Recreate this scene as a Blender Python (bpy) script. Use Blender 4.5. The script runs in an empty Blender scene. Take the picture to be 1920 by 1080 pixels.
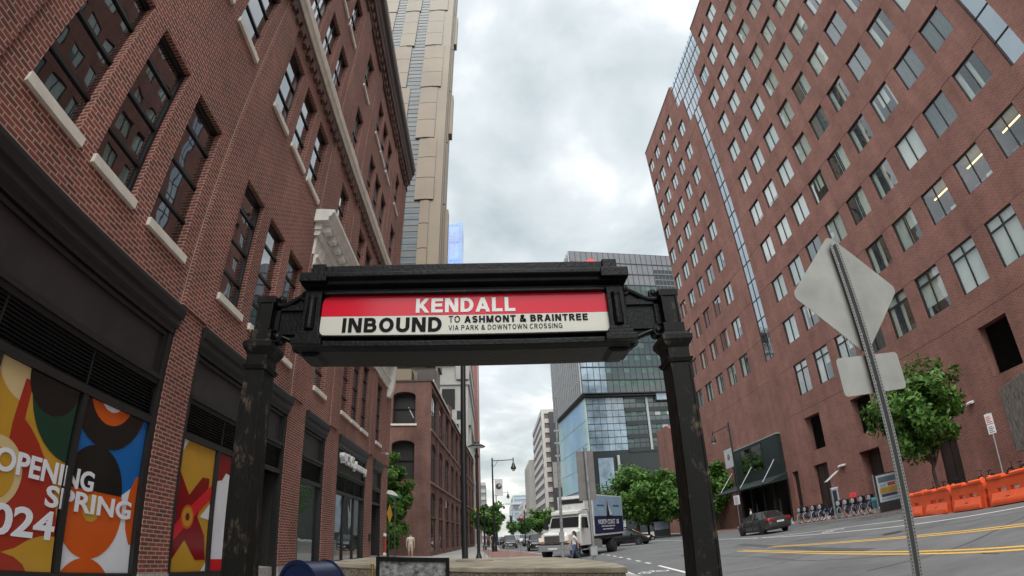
import bpy, bmesh, math, random
from mathutils import Vector, Matrix
random.seed(11)
S = bpy.context.scene
COL = S.collection
PI = math.pi
EYE = 1.55
# ---------------------------------------------------------------- camera (wide action-camera lens, polynomial fisheye)
cd = bpy.data.cameras.new('camera')
cam = bpy.data.objects.new('camera', cd); COL.objects.link(cam)
cd.type = 'PANO'
cd.sensor_fit = 'HORIZONTAL'; cd.sensor_width = 36.0; cd.sensor_height = 20.25
tgt = cd if hasattr(cd, 'fisheye_polynomial_k0') else cd.cycles
tgt.panorama_type = 'FISHEYE_LENS_POLYNOMIAL'
tgt.fisheye_fov = math.radians(178)
tgt.fisheye_polynomial_k0 = 0.0
tgt.fisheye_polynomial_k1 = -1.00249336/18
tgt.fisheye_polynomial_k2 = 0.0
tgt.fisheye_polynomial_k3 = 0.05097265/18**3
tgt.fisheye_polynomial_k4 = 0.0
cd.clip_start = 0.05; cd.clip_end = 6000
cam.matrix_world = Matrix(((0.9987977399, 0.0182631121, -0.0454921257, 0),
                           (-0.0318927084, -0.4626675185, -0.8859580250, 0),
                           (-0.0372280796, 0.8863437403, -0.4615288117, EYE),
                           (0, 0, 0, 1)))
S.camera = cam
# ---------------------------------------------------------------- sky, sun, exposure
SKYX, SKYY = 40.2, 17.3
SUN_EL, SUN_ROT = math.radians(55), math.radians(182)
W = bpy.data.worlds.new('World'); S.world = W; W.use_nodes = True
nt = W.node_tree; nt.nodes.clear()
def N(t, tree=None, **kw):
    n = (tree or nt).nodes.new(t)
    for k, v in kw.items(): setattr(n, k, v)
    return n
L = nt.links.new
out = N('ShaderNodeOutputWorld'); bg = N('ShaderNodeBackground'); bg.inputs[1].default_value = 0.086
sky = N('ShaderNodeTexSky', sky_type='NISHITA'); sky.sun_disc = False; sky.sun_elevation = SUN_EL; sky.sun_rotation = SUN_ROT
tc = N('ShaderNodeTexCoord'); sep = N('ShaderNodeSeparateXYZ'); L(tc.outputs['Generated'], sep.inputs[0])
den = N('ShaderNodeMath', operation='ADD'); den.inputs[1].default_value = 0.22
mx = N('ShaderNodeMath', operation='MAXIMUM'); mx.inputs[1].default_value = 0.0
L(sep.outputs[2], mx.inputs[0]); L(mx.outputs[0], den.inputs[0])
dx = N('ShaderNodeMath', operation='DIVIDE'); dy = N('ShaderNodeMath', operation='DIVIDE')
L(sep.outputs[0], dx.inputs[0]); L(den.outputs[0], dx.inputs[1]); L(sep.outputs[1], dy.inputs[0]); L(den.outputs[0], dy.inputs[1])
cmb = N('ShaderNodeCombineXYZ'); L(dx.outputs[0], cmb.inputs[0]); L(dy.outputs[0], cmb.inputs[1])
n1 = N('ShaderNodeTexNoise'); n1.inputs['Scale'].default_value = 2.3; n1.inputs['Detail'].default_value = 9; n1.inputs['Roughness'].default_value = 0.5; n1.inputs['Distortion'].default_value = 0.25
mpc = N('ShaderNodeMapping'); mpc.inputs['Location'].default_value = (SKYX, SKYY, 0); L(cmb.outputs[0], mpc.inputs[0]); L(mpc.outputs[0], n1.inputs['Vector'])
r1 = N('ShaderNodeValToRGB'); e = r1.color_ramp.elements
e[0].position = 0.36; e[0].color = (2.95, 3.4, 3.6, 1)
e[1].position = 0.66; e[1].color = (6.9, 6.95, 7.0, 1)
m_ = r1.color_ramp.elements.new(0.53); m_.color = (4.4, 4.75, 4.9, 1)
L(n1.outputs[0], r1.inputs[0])
# low warm brightening of the cloud deck towards the horizon
r2 = N('ShaderNodeValToRGB'); e2 = r2.color_ramp.elements
e2[0].position = 0.0; e2[0].color = (1.06, 1.0, 0.90, 1); e2[1].position = 0.30; e2[1].color = (1, 1, 1, 1)
z1 = r2.color_ramp.elements.new(0.86); z1.color = (1.05, 1.05, 1.05, 1); z2 = r2.color_ramp.elements.new(1.0); z2.color = (2.6, 2.6, 2.6, 1)
L(mx.outputs[0], r2.inputs[0])
mul = N('ShaderNodeMix', data_type='RGBA', blend_type='MULTIPLY'); mul.inputs[0].default_value = 1
rb = N('ShaderNodeMapRange'); rb.inputs[1].default_value = 0.05; rb.inputs[2].default_value = -0.6; rb.inputs[3].default_value = 1; rb.inputs[4].default_value = 1.7; L(sep.outputs[1], rb.inputs[0])
mulb = N('ShaderNodeMix', data_type='RGBA', blend_type='MULTIPLY'); mulb.inputs[0].default_value = 1; L(r1.outputs[0], mulb.inputs[6]); L(rb.outputs[0], mulb.inputs[7])
L(mulb.outputs[2], mul.inputs[6]); L(r2.outputs[0], mul.inputs[7])
mixs = N('ShaderNodeMix', data_type='RGBA'); mixs.inputs[0].default_value = 0.94
L(sky.outputs[0], mixs.inputs[6]); L(mul.outputs[2], mixs.inputs[7])
L(mixs.outputs[2], bg.inputs[0]); L(bg.outputs[0], out.inputs[0])
sd = bpy.data.lights.new('sun', 'SUN'); sd.energy = 1.5; sd.angle = math.radians(50); sd.color = (1, .97, .92)
sun = bpy.data.objects.new('sun', sd); COL.objects.link(sun)
sun.rotation_euler = (PI/2 - SUN_EL, 0, math.radians(180) - SUN_ROT)
vs = S.view_settings; S.display_settings.display_device = 'sRGB'
vs.view_transform = 'Standard'; vs.look = 'None'; vs.exposure = 1.12; vs.gamma = 1.0; vs.use_curve_mapping = False
cy = S.cycles
cy.max_bounces = 6; cy.diffuse_bounces = 3; cy.glossy_bounces = 4; cy.transmission_bounces = 4; cy.transparent_max_bounces = 12
cy.use_denoising = True; cy.sample_clamp_indirect = 6; cy.caustics_reflective = False; cy.caustics_refractive = False
try: cy.denoiser = 'OPENIMAGEDENOISE'
except Exception: pass
# ---------------------------------------------------------------- material helpers
MATS = {}
def _new(name):
    m = bpy.data.materials.new(name); m.use_nodes = True
    t = m.node_tree; p = t.nodes['Principled BSDF']
    return m, t, p
def rgba(c): return (c[0], c[1], c[2], 1)
def M(name, col, rough=.6, metal=0, var=.12, vs=4, bump=0, bs=40, spec=.5, col2=None, coords='Object', detail=5, lo=.35, hi=.65, stretch=None):
    """plain surface with a noise between two tints and an optional bump"""
    if name in MATS: return MATS[name]
    m, t, p = _new(name)
    p.inputs['Roughness'].default_value = rough; p.inputs['Metallic'].default_value = metal
    p.inputs['Specular IOR Level'].default_value = spec
    c = N('ShaderNodeTexCoord', t); n = N('ShaderNodeTexNoise', t)
    n.inputs['Scale'].default_value = vs; n.inputs['Detail'].default_value = detail; n.inputs['Roughness'].default_value = .6
    src = c.outputs[coords]
    if stretch:
        mp = N('ShaderNodeMapping', t); mp.inputs['Scale'].default_value = stretch; t.links.new(src, mp.inputs[0]); src = mp.outputs[0]
    t.links.new(src, n.inputs['Vector'])
    r = N('ShaderNodeValToRGB', t); r.color_ramp.elements[0].position = lo; r.color_ramp.elements[1].position = hi
    a = [max(0, x*(1-var)) for x in col]; b = col2 or [min(1, x*(1+var)) for x in col]
    r.color_ramp.elements[0].color = rgba(a); r.color_ramp.elements[1].color = rgba(b)
    t.links.new(n.outputs[0], r.inputs[0]); t.links.new(r.outputs[0], p.inputs['Base Color'])
    if bump:
        n2 = N('ShaderNodeTexNoise', t); n2.inputs['Scale'].default_value = bs; n2.inputs['Detail'].default_value = 4
        t.links.new(c.outputs[coords], n2.inputs['Vector'])
        b_ = N('ShaderNodeBump', t); b_.inputs['Strength'].default_value = bump; b_.inputs['Distance'].default_value = .01
        t.links.new(n2.outputs[0], b_.inputs['Height']); t.links.new(b_.outputs[0], p.inputs['Normal'])
    MATS[name] = m; return m
def brick(name, c1, c2, mortar, w=.213, h=.0677, ms=.007, rough=.85, big=.25, bump=.5, stain=None):
    if name in MATS: return MATS[name]
    m, t, p = _new(name); l = t.links.new
    p.inputs['Roughness'].default_value = rough; p.inputs['Specular IOR Level'].default_value = .25
    c = N('ShaderNodeTexCoord', t); g = N('ShaderNodeNewGeometry', t)
    s = N('ShaderNodeSeparateXYZ', t); l(c.outputs['Object'], s.inputs[0])
    sn = N('ShaderNodeSeparateXYZ', t); l(g.outputs['True Normal'], sn.inputs[0])
    ab = N('ShaderNodeMath', t, operation='ABSOLUTE'); l(sn.outputs[0], ab.inputs[0])
    gt = N('ShaderNodeMath', t, operation='GREATER_THAN'); l(ab.outputs[0], gt.inputs[0]); gt.inputs[1].default_value = .7
    az = N('ShaderNodeMath', t, operation='ABSOLUTE'); l(sn.outputs[2], az.inputs[0])
    gz = N('ShaderNodeMath', t, operation='GREATER_THAN'); l(az.outputs[0], gz.inputs[0]); gz.inputs[1].default_value = .7
    mu = N('ShaderNodeMix', t); l(gt.outputs[0], mu.inputs[0]); l(s.outputs[0], mu.inputs[2]); l(s.outputs[1], mu.inputs[3])
    mv = N('ShaderNodeMix', t); l(gz.outputs[0], mv.inputs[0]); l(s.outputs[2], mv.inputs[2]); l(s.outputs[1], mv.inputs[3])
    cb = N('ShaderNodeCombineXYZ', t); l(mu.outputs[0], cb.inputs[0]); l(mv.outputs[0], cb.inputs[1])
    b = N('ShaderNodeTexBrick', t); l(cb.outputs[0], b.inputs['Vector'])
    b.inputs['Scale'].default_value = 1; b.inputs['Brick Width'].default_value = w; b.inputs['Row Height'].default_value = h
    b.inputs['Mortar Size'].default_value = ms; b.inputs['Mortar Smooth'].default_value = .15; b.inputs['Bias'].default_value = -.1
    b.inputs['Color1'].default_value = rgba(c1); b.inputs['Color2'].default_value = rgba(c2); b.inputs['Mortar'].default_value = rgba(mortar)
    n = N('ShaderNodeTexNoise', t); n.inputs['Scale'].default_value = .45; n.inputs['Detail'].default_value = 8; n.inputs['Roughness'].default_value = .65; l(c.outputs['Object'], n.inputs['Vector'])
    r = N('ShaderNodeMapRange', t); r.inputs[1].default_value = .3; r.inputs[2].default_value = .7; r.inputs[3].default_value = 1-big; r.inputs[4].default_value = 1+big; l(n.outputs[0], r.inputs[0])
    mp2 = N('ShaderNodeMapping', t); mp2.inputs['Scale'].default_value = (1, 1, .07); l(c.outputs['Object'], mp2.inputs[0])
    n3 = N('ShaderNodeTexNoise', t); n3.inputs['Scale'].default_value = .8; n3.inputs['Detail'].default_value = 7; n3.inputs['Roughness'].default_value = .6; l(mp2.outputs[0], n3.inputs['Vector'])
    r3 = N('ShaderNodeMapRange', t); r3.inputs[1].default_value = .35; r3.inputs[2].default_value = .65; r3.inputs[3].default_value = 1-big*.7; r3.inputs[4].default_value = 1+big*.5; l(n3.outputs[0], r3.inputs[0])
    rm = N('ShaderNodeMath', t, operation='MULTIPLY'); l(r.outputs[0], rm.inputs[0]); l(r3.outputs[0], rm.inputs[1])
    x = N('ShaderNodeMix', t, data_type='RGBA', blend_type='MULTIPLY'); x.inputs[0].default_value = 1
    l(b.outputs[0], x.inputs[6]); l(rm.outputs[0], x.inputs[7])
    l(x.outputs[2], p.inputs['Base Color'])
    bp = N('ShaderNodeBump', t); bp.inputs['Strength'].default_value = bump; bp.inputs['Distance'].default_value = .008; bp.invert = True
    l(b.outputs['Fac'], bp.inputs['Height']); l(bp.outputs[0], p.inputs['Normal'])
    MATS[name] = m; return m
def glass(name, tint=(.8, .85, .83), r0=.12, wav=.02, wsc=1.2, gcol=(.95, .97, 1), pw=3.4):
    """window glass: see-through with a mirror reflection that grows at grazing angles"""
    if name in MATS: return MATS[name]
    m, t, p = _new(name); l = t.links.new; t.nodes.remove(p)
    o = t.nodes['Material Output']
    tr = N('ShaderNodeBsdfTransparent', t); tr.inputs[0].default_value = rgba(tint)
    gl = N('ShaderNodeBsdfGlossy', t); gl.inputs['Roughness'].default_value = .015; gl.inputs[0].default_value = rgba(gcol)
    g = N('ShaderNodeNewGeometry', t); dt = N('ShaderNodeVectorMath', t, operation='DOT_PRODUCT'); l(g.outputs['Normal'], dt.inputs[0]); l(g.outputs['Incoming'], dt.inputs[1])
    def mt(op, x, y=None):
        q = N('ShaderNodeMath', t, operation=op)
        for i, w in enumerate((x, y)):
            if w is None: continue
            if isinstance(w, (int, float)): q.inputs[i].default_value = w
            else: l(w, q.inputs[i])
        return q.outputs[0]
    f = mt('ADD', r0, mt('MULTIPLY', 1-r0, mt('POWER', mt('SUBTRACT', 1.0, mt('ABSOLUTE', dt.outputs['Value'])), pw)))
    mxs = N('ShaderNodeMixShader', t); l(f, mxs.inputs[0]); l(tr.outputs[0], mxs.inputs[1]); l(gl.outputs[0], mxs.inputs[2])
    c = N('ShaderNodeTexCoord', t); n = N('ShaderNodeTexNoise', t); n.inputs['Scale'].default_value = wsc; n.inputs['Detail'].default_value = 1
    l(g.outputs['Position'], n.inputs['Vector'])
    b = N('ShaderNodeBump', t); b.inputs['Strength'].default_value = wav; b.inputs['Distance'].default_value = .3; l(n.outputs[0], b.inputs['Height'])
    l(b.outputs[0], gl.inputs['Normal']); l(mxs.outputs[0], o.inputs[0])
    MATS[name] = m; return m
def emis(name, col, s):
    m, t, p = _new(name); p.inputs['Base Color'].default_value = rgba(col); p.inputs['Emission Color'].default_value = rgba(col); p.inputs['Emission Strength'].default_value = s
    return m
def leafmat(name, c1, c2):
    m, t, p = _new(name); l = t.links.new
    g = N('ShaderNodeNewGeometry', t); r = N('ShaderNodeValToRGB', t)
    r.color_ramp.elements[0].color = rgba(c1); r.color_ramp.elements[1].color = rgba(c2); l(g.outputs['Random Per Island'], r.inputs[0])
    l(r.outputs[0], p.inputs['Base Color']); p.inputs['Roughness'].default_value = .45; p.inputs['Specular IOR Level'].default_value = .4
    tl = N('ShaderNodeBsdfTranslucent', t); mm = N('ShaderNodeMixShader', t); mm.inputs[0].default_value = .3
    l(r.outputs[0], tl.inputs[0]); l(p.outputs[0], mm.inputs[1]); l(tl.outputs[0], mm.inputs[2]); l(mm.outputs[0], t.nodes['Material Output'].inputs[0])
    return m
# ---------------------------------------------------------------- mesh helpers
class MB:
    def __init__(s): s.v = []; s.f = []; s.m = []
    def add(s, vs, fs, m=0):
        o = len(s.v); s.v += [tuple(p) for p in vs]; s.f += [tuple(i+o for i in f) for f in fs]; s.m += [m]*len(fs)
    def box(s, x0, x1, y0, y1, z0, z1, m=0, T=None):
        if x0 > x1: x0, x1 = x1, x0
        if y0 > y1: y0, y1 = y1, y0
        if z0 > z1: z0, z1 = z1, z0
        v = [(x, y, z) for z in (z0, z1) for y in (y0, y1) for x in (x0, x1)]
        if T: v = [T @ Vector(p) for p in v]
        s.add(v, [(0, 2, 3, 1), (4, 5, 7, 6), (0, 1, 5, 4), (2, 6, 7, 3), (0, 4, 6, 2), (1, 3, 7, 5)], m)
    def poly(s, pts, m=0): s.add(pts, [tuple(range(len(pts)))], m)
    def prism(s, pts, d, m=0, cap=None):
        """closed outline pts (3-D, planar) swept along vector d"""
        n = len(pts); d = Vector(d); a = [Vector(p) for p in pts]; b = [p+d for p in a]
        s.add(a+b, [tuple(range(n-1, -1, -1)), tuple(range(n, 2*n))], m if cap is None else cap)
        s.add(a+b, [(i, (i+1) % n, n+(i+1) % n, n+i) for i in range(n)], m)
    def tube(s, pts, r, n=8, m=0, caps=True):
        pts = [Vector(p) for p in pts]; k = len(pts)
        rr = r if isinstance(r, (list, tuple)) else [r]*k
        vs = []; ref = None
        for i, p in enumerate(pts):
            d = (pts[min(i+1, k-1)]-pts[max(i-1, 0)]).normalized()
            if ref is None or abs(ref.dot(d)) > .95:
                ref = Vector((0, 0, 1)) if abs(d.z) < .9 else Vector((1, 0, 0))
            a = d.cross(ref).normalized(); b = d.cross(a)
            vs += [p+rr[i]*(math.cos(2*PI*j/n)*a+math.sin(2*PI*j/n)*b) for j in range(n)]
        fs = [(i*n+j, i*n+(j+1) % n, (i+1)*n+(j+1) % n, (i+1)*n+j) for i in range(k-1) for j in range(n)]
        if caps: fs += [tuple(range(n-1, -1, -1)), tuple(range((k-1)*n, k*n))]
        s.add(vs, fs, m)
    def lathe(s, prof, c=(0, 0, 0), n=16, m=0, axis='z'):
        vs = []
        for r, h in prof:
            for j in range(n):
                a = 2*PI*j/n; x, y = r*math.cos(a), r*math.sin(a)
                p = (x, y, h) if axis == 'z' else ((h, x, y) if axis == 'x' else (x, h, y))
                vs.append((p[0]+c[0], p[1]+c[1], p[2]+c[2]))
        k = len(prof)
        fs = [(i*n+j, i*n+(j+1) % n, (i+1)*n+(j+1) % n, (i+1)*n+j) for i in range(k-1) for j in range(n)]
        fs += [tuple(range(n-1, -1, -1)), tuple(range((k-1)*n, k*n))]
        s.add(vs, fs, m)
    def torus(s, c, R, r, axis='y', n=24, k=6, m=0):
        vs = []
        for i in range(n):
            a = 2*PI*i/n
            for j in range(k):
                b = 2*PI*j/k; q = R+r*math.cos(b); u, v, w = q*math.cos(a), q*math.sin(a), r*math.sin(b)
                p = (u, w, v) if axis == 'y' else ((w, u, v) if axis == 'x' else (u, v, w))
                vs.append((p[0]+c[0], p[1]+c[1], p[2]+c[2]))
        s.add(vs, [(i*k+j, ((i+1) % n)*k+j, ((i+1) % n)*k+(j+1) % k, i*k+(j+1) % k) for i in range(n) for j in range(k)], m)
    def build(s, name, mats, parent=None, loc=None, rotz=None, smooth=False, bevel=0, merge=False):
        me = bpy.data.meshes.new(name); me.from_pydata(s.v, [], s.f)
        for m in (mats if isinstance(mats, (list, tuple)) else [mats]): me.materials.append(m)
        me.polygons.foreach_set('material_index', s.m)
        bm = bmesh.new(); bm.from_mesh(me)
        if merge or smooth or bevel: bmesh.ops.remove_doubles(bm, verts=bm.verts, dist=1e-5)
        bmesh.ops.recalc_face_normals(bm, faces=bm.faces)
        bm.to_mesh(me); bm.free()
        if smooth:
            me.polygons.foreach_set('use_smooth', [True]*len(me.polygons))
            try: me.set_sharp_from_angle(angle=math.radians(smooth if smooth is not True else 40))
            except Exception: pass
        return link(name, me, parent, loc, rotz, bevel)
def link(name, me, parent=None, loc=None, rotz=None, bevel=0):
    o = bpy.data.objects.new(name, me); COL.objects.link(o)
    if loc: o.location = loc
    if rotz is not None: o.rotation_euler = (0, 0, rotz)
    if parent: o.parent = parent
    if bevel:
        b = o.modifiers.new('bevel', 'BEVEL'); b.width = bevel; b.segments = 2; b.limit_method = 'ANGLE'; b.angle_limit = math.radians(35)
    return o
def tag(o, label=None, cat=None, group=None, kind=None):
    if label: o['label'] = label
    if cat: o['category'] = cat
    if group: o['group'] = group
    if kind: o['kind'] = kind
    return o
def thing(name, label, cat, loc=(0, 0, 0), rotz=0, group=None):
    o = bpy.data.objects.new(name, None); COL.objects.link(o); o.empty_display_size = .2
    o.location = loc; o.rotation_euler = (0, 0, rotz); return tag(o, label, cat, group)
KIDS = {}
def dup(root, loc, rotz, label=None, scale=None):
    def cp(o, par):
        c = o.copy(); COL.objects.link(c); c.parent = par
        for ch in o.children: cp(ch, c)
        return c
    r = cp(root, None); r.location = loc; r.rotation_euler = (0, 0, rotz)
    if scale: r.scale = (scale,)*3 if not isinstance(scale, tuple) else scale
    if label: r['label'] = label
    return r
def facade(mb, T, u0, u1, v0, v1, ops, depth=.2, m=0, mr=None):
    """flat wall in (u, v) with rectangular openings (u0,u1,v0,v1) that get reveals of the given depth"""
    vsl = sorted({v0, v1, *[o[2] for o in ops], *[o[3] for o in ops]}); vsl = [v for v in vsl if v0 <= v <= v1]
    for a, b in zip(vsl, vsl[1:]):
        mid = (a+b)/2; row = sorted((o[0], o[1]) for o in ops if o[2] < mid < o[3]); x = u0
        for p, q in row+[(u1, u1)]:
            if p > x+1e-6: mb.add([T(x, a, 0), T(p, a, 0), T(p, b, 0), T(x, b, 0)], [(0, 1, 2, 3)], m)
            x = max(x, q)
    mr = m if mr is None else mr
    for p, q, a, b in ops:
        d = depth
        for A, B in (((p, a), (q, a)), ((q, a), (q, b)), ((q, b), (p, b)), ((p, b), (p, a))):
            mb.add([T(*A, 0), T(*B, 0), T(*B, d), T(*A, d)], [(0, 1, 2, 3)], mr)
def text_mesh(s, bold=0.0, ext=.002, spacing=1.0):
    c = bpy.data.curves.new('letters', 'FONT'); c.body = s; c.size = 1; c.offset = bold; c.extrude = ext; c.space_character = spacing; c.resolution_u = 4
    o = bpy.data.objects.new('letters', c); COL.objects.link(o)
    bpy.context.view_layer.update()
    me = bpy.data.meshes.new_from_object(o); bpy.data.objects.remove(o); bpy.data.curves.remove(c)
    return me
def text(name, s, T, a0, a1, b0, b1, mat, parent=None, bold=0.0, ext=.004, spacing=1.0):
    """letters of string s fitted to the box a0..a1 x b0..b1; T maps (a, b, depth) to a point"""
    me = text_mesh(s, bold, ext, spacing)
    xs = [v.co.x for v in me.vertices]; ys = [v.co.y for v in me.vertices]
    x0, x1, y0, y1 = min(xs), max(xs), min(ys), max(ys)
    for v in me.vertices:
        a = a0+(a1-a0)*(v.co.x-x0)/(x1-x0); b = b0+(b1-b0)*(v.co.y-y0)/(y1-y0)
        v.co = T(a, b, v.co.z)
    me.materials.clear(); me.materials.append(mat)
    bm = bmesh.new(); bm.from_mesh(me); bmesh.ops.recalc_face_normals(bm, faces=bm.faces); bm.to_mesh(me); bm.free()
    return link(name, me, parent)
def glyph(ch, t):
    l = t/2; A = lambda cx, cy, rx, ry, a, b, n=14: [(cx+rx*math.cos(math.radians(a+(b-a)*i/n)), cy+ry*math.sin(math.radians(a+(b-a)*i/n))) for i in range(n+1)]
    if ch == 'I': return t, [[(l, 0), (l, 1)]]
    if ch == 'L': return .60, [[(l, 0), (l, 1)], [(t, l), (.60, l)]]
    if ch == 'E': return .66, [[(l, 0), (l, 1)], [(t, l), (.66, l)], [(t, .52), (.62, .52)], [(t, 1-l), (.66, 1-l)]]
    if ch == 'T': return .68, [[(.34, 0), (.34, 1-t)], [(0, 1-l), (.68, 1-l)]]
    if ch == 'H': return .74, [[(l, 0), (l, 1)], [(.74-l, 0), (.74-l, 1)], [(t, .52), (.74-t, .52)]]
    if ch == 'N': return .76, [[(l, 0), (l, 1)], [(.76-l, 0), (.76-l, 1)], [(l*1.3, 1), (.76-l*1.3, 0)]]
    if ch == 'M': return .90, [[(l, 0), (l, 1)], [(.9-l, 0), (.9-l, 1)], [(l*1.2, 1), (.45, 0)], [(.9-l*1.2, 1), (.45, 0)]]
    if ch == 'K': return .76, [[(l, 0), (l, 1)], [(t*.9, .36), (.74-l, 1)], [(.30, .54), (.76-l, 0)]]
    if ch == 'A': return .80, [[(.40, 1), (l*.9, 0)], [(.40, 1), (.8-l*.9, 0)], [(.2, .30), (.6, .30)]]
    if ch == 'V': return .76, [[(l*.9, 1), (.38, 0)], [(.76-l*.9, 1), (.38, 0)]]
    if ch == 'W': return 1.06, [[(l*.9, 1), (.28, 0)], [(.53, 1), (.28, 0)], [(.53, 1), (.78, 0)], [(1.06-l*.9, 1), (.78, 0)]]
    if ch == 'D': return .74, [[(l, 0), (l, 1)], [(t, l), (.34, l)]+A(.34, .5, .40-l, .5-l, -80, 80)+[(.34, 1-l), (t, 1-l)]]
    if ch == 'O': return .82, [A(.41, .5, .41-l, .5-l, 0, 360, 28)]
    if ch == 'C': return .76, [A(.40, .5, .40-l, .5-l, 42, 318, 22)]
    if ch == 'G': return .80, [A(.40, .5, .40-l, .5-l, 42, 322, 22), [(.44, .46), (.80, .46)], [(.80-l, 0), (.80-l, .5)]]
    if ch == 'U': return .74, [[(l, 1), (l, .36)]+A(.37, .36, .37-l, .36-l, 190, 350)+[(.74-l, .36), (.74-l, 1)]]
    if ch in 'PRB':
        q = [[(l, 0), (l, 1)], [(t, 1-l), (.40, 1-l)]+A(.40, .75-l/2+.01, .68-.40-l, .25-l/2-.01, 80, -80, 10)+[(.40, .52), (t, .52)]]
        if ch == 'R': q.append([(.36, .48), (.70-l*.8, 0)])
        if ch == 'B': q[1] = [(t, 1-l), (.40, 1-l)]+A(.40, .76-l/2, .26-l, .24-l/2, 80, -80, 10)+[(.40, .52), (t, .52)]; q.append([(t, .52), (.42, .52)]+A(.42, .26+l/2, .30-l, .26-l/2, 80, -80, 10)+[(.42, l), (t, l)])
        return (.72 if ch != 'P' else .68), q
    if ch == 'S': r = .25-l/2; return .68, [A(.34, .5+r, .33-l, r, 20, 250, 14)+A(.34, .5-r, .34-l, r, 70, -160, 14)]
    if ch == '&': return .80, [[(.74, 0), (.24, .66), (.20, .80), (.26, .91), (.36, .94), (.46, .88), (.47, .76), (.40, .66), (.16, .46), (l, .28), (.14, .10), (.30, l), (.48, .10), (.62, .26), (.68, .46)]]
    return .3, []
def block_text(name, s, T, a0, a1, b0, b1, mat, parent, t=.19, gap=.13):
    """heavy grotesque capitals cut as flat ribbons"""
    mb = MB(); items = []; x = 0; g = gap
    for ch in s:
        if ch == ' ': x += .34; continue
        w, st = glyph(ch, t); items.append((x, w, st)); x += w+g
    tot = x-g; sx = (a1-a0)/tot; sy = b1-b0; n = 0
    for x0, w, st in items:
        for pl in st:
            n += 1; d = .0004+.00012*(n % 5); closed = math.dist(pl[0], pl[-1]) < 1e-6
            if len(pl) == 2 and pl[0][0] != pl[1][0] and pl[0][1] != pl[1][1]:
                (ax, ay), (bx, by) = pl; L_ = math.dist(*pl); ux, uy = (bx-ax)/L_, (by-ay)/L_
                if ay in (0, 1): ax, ay = ax-ux*.3, ay-uy*.3
                if by in (0, 1): bx, by = bx+ux*.3, by+uy*.3
                q = [(ax-uy*t/2, ay+ux*t/2), (bx-uy*t/2, by+ux*t/2), (bx+uy*t/2, by-ux*t/2), (ax+uy*t/2, ay-ux*t/2)]; q = clip(q, 0, w, 0, 1)
                mb.poly([T(a0+sx*(x0+p[0]), b0+sy*p[1], d) for p in q]); continue
            lf, rt = [], []; m = len(pl)
            for i in range(m):
                p0 = pl[i-1] if i else (pl[-2] if closed else None); p1 = pl[i]; p2 = pl[i+1] if i < m-1 else (pl[1] if closed else None)
                ds = [((q[0]-o[0])/math.dist(o, q), (q[1]-o[1])/math.dist(o, q)) for o, q in ((p0, p1), (p1, p2)) if o and q]
                nx, ny = -sum(k[1] for k in ds), sum(k[0] for k in ds); ln = math.hypot(nx, ny); nx, ny = nx/ln, ny/ln
                c = max(.5, abs(nx*-ds[0][1]+ny*ds[0][0])); h = t/2/c
                lf.append((p1[0]+nx*h, p1[1]+ny*h)); rt.append((p1[0]-nx*h, p1[1]-ny*h))
            for i in range(m-1): mb.poly([T(a0+sx*(x0+p[0]), b0+sy*p[1], d) for p in (lf[i], lf[i+1], rt[i+1], rt[i])])
    return mb.build(name, mat, parent, merge=True)
def clip(poly, y0, y1, z0, z1):
    for ax, lim, sg in ((0, y0, 1), (0, y1, -1), (1, z0, 1), (1, z1, -1)):
        o = []
        for i, p in enumerate(poly):
            q = poly[(i+1) % len(poly)]; a, b = (p[ax]-lim)*sg, (q[ax]-lim)*sg
            if a >= 0: o.append(p)
            if a*b < 0:
                t = a/(a-b); o.append((p[0]+t*(q[0]-p[0]), p[1]+t*(q[1]-p[1])))
        poly = o
        if not poly: break
    return poly
def disc(c, r, n=40, a0=0, a1=360): return [(c[0]+r*math.cos(math.radians(a0+(a1-a0)*i/n)), c[1]+r*math.sin(math.radians(a0+(a1-a0)*i/n))) for i in range(n if a1-a0 == 360 else n+1)]
# right-hand street frontage runs at a slight angle: local y along it, local x into the building
HB = -0.013552740; BN = Vector((math.cos(HB), -math.sin(HB), 0)); BA = Vector((math.sin(HB), math.cos(HB), 0))
def RB(s, d, z=0): return BA*s+BN*d+Vector((0, 0, z))
# ================================================================ setting: ground, road, pavements, markings
asph = M('asphalt', (.115, .117, .12), .9, var=.14, vs=.35, bump=.5, bs=90, col2=(.165, .167, .17), detail=10)
MATS['asphalt'].node_tree.nodes['Noise Texture'].inputs['Roughness'].default_value = .72
conc = M('pavement_concrete', (.30, .29, .27), .85, var=.15, vs=.6, bump=.3, bs=60, detail=9)
kerbm = M('kerb_granite', (.33, .32, .31), .8, var=.2, vs=9, bump=.2, bs=80)
pav = brick('paving_brick', (.22, .105, .085), (.30, .15, .12), (.20, .17, .15), w=.2, h=.1, ms=.006, big=.2, bump=.2)
wline = M('white_road_paint', (.62, .62, .60), .7, var=.25, vs=14, lo=.3, hi=.5, detail=9)
yline = M('yellow_road_paint', (.62, .36, .06), .7, var=.22, vs=12, lo=.3, hi=.5, detail=9)
def sheet(name, pts, z, mat, kind='structure'):
    mb = MB(); mb.poly([(p[0], p[1], z) for p in pts]); return tag(mb.build(name, mat), kind=kind)
sheet('ground', [(-4000, -4000), (4000, -4000), (4000, 4000), (-4000, 4000)], -.06, M('ground_grey', (.13, .13, .125), .95, vs=.05))
sheet('road', [(-60, -120), (120, -120), (120, 700), (-60, 700)], 0, asph)
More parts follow.
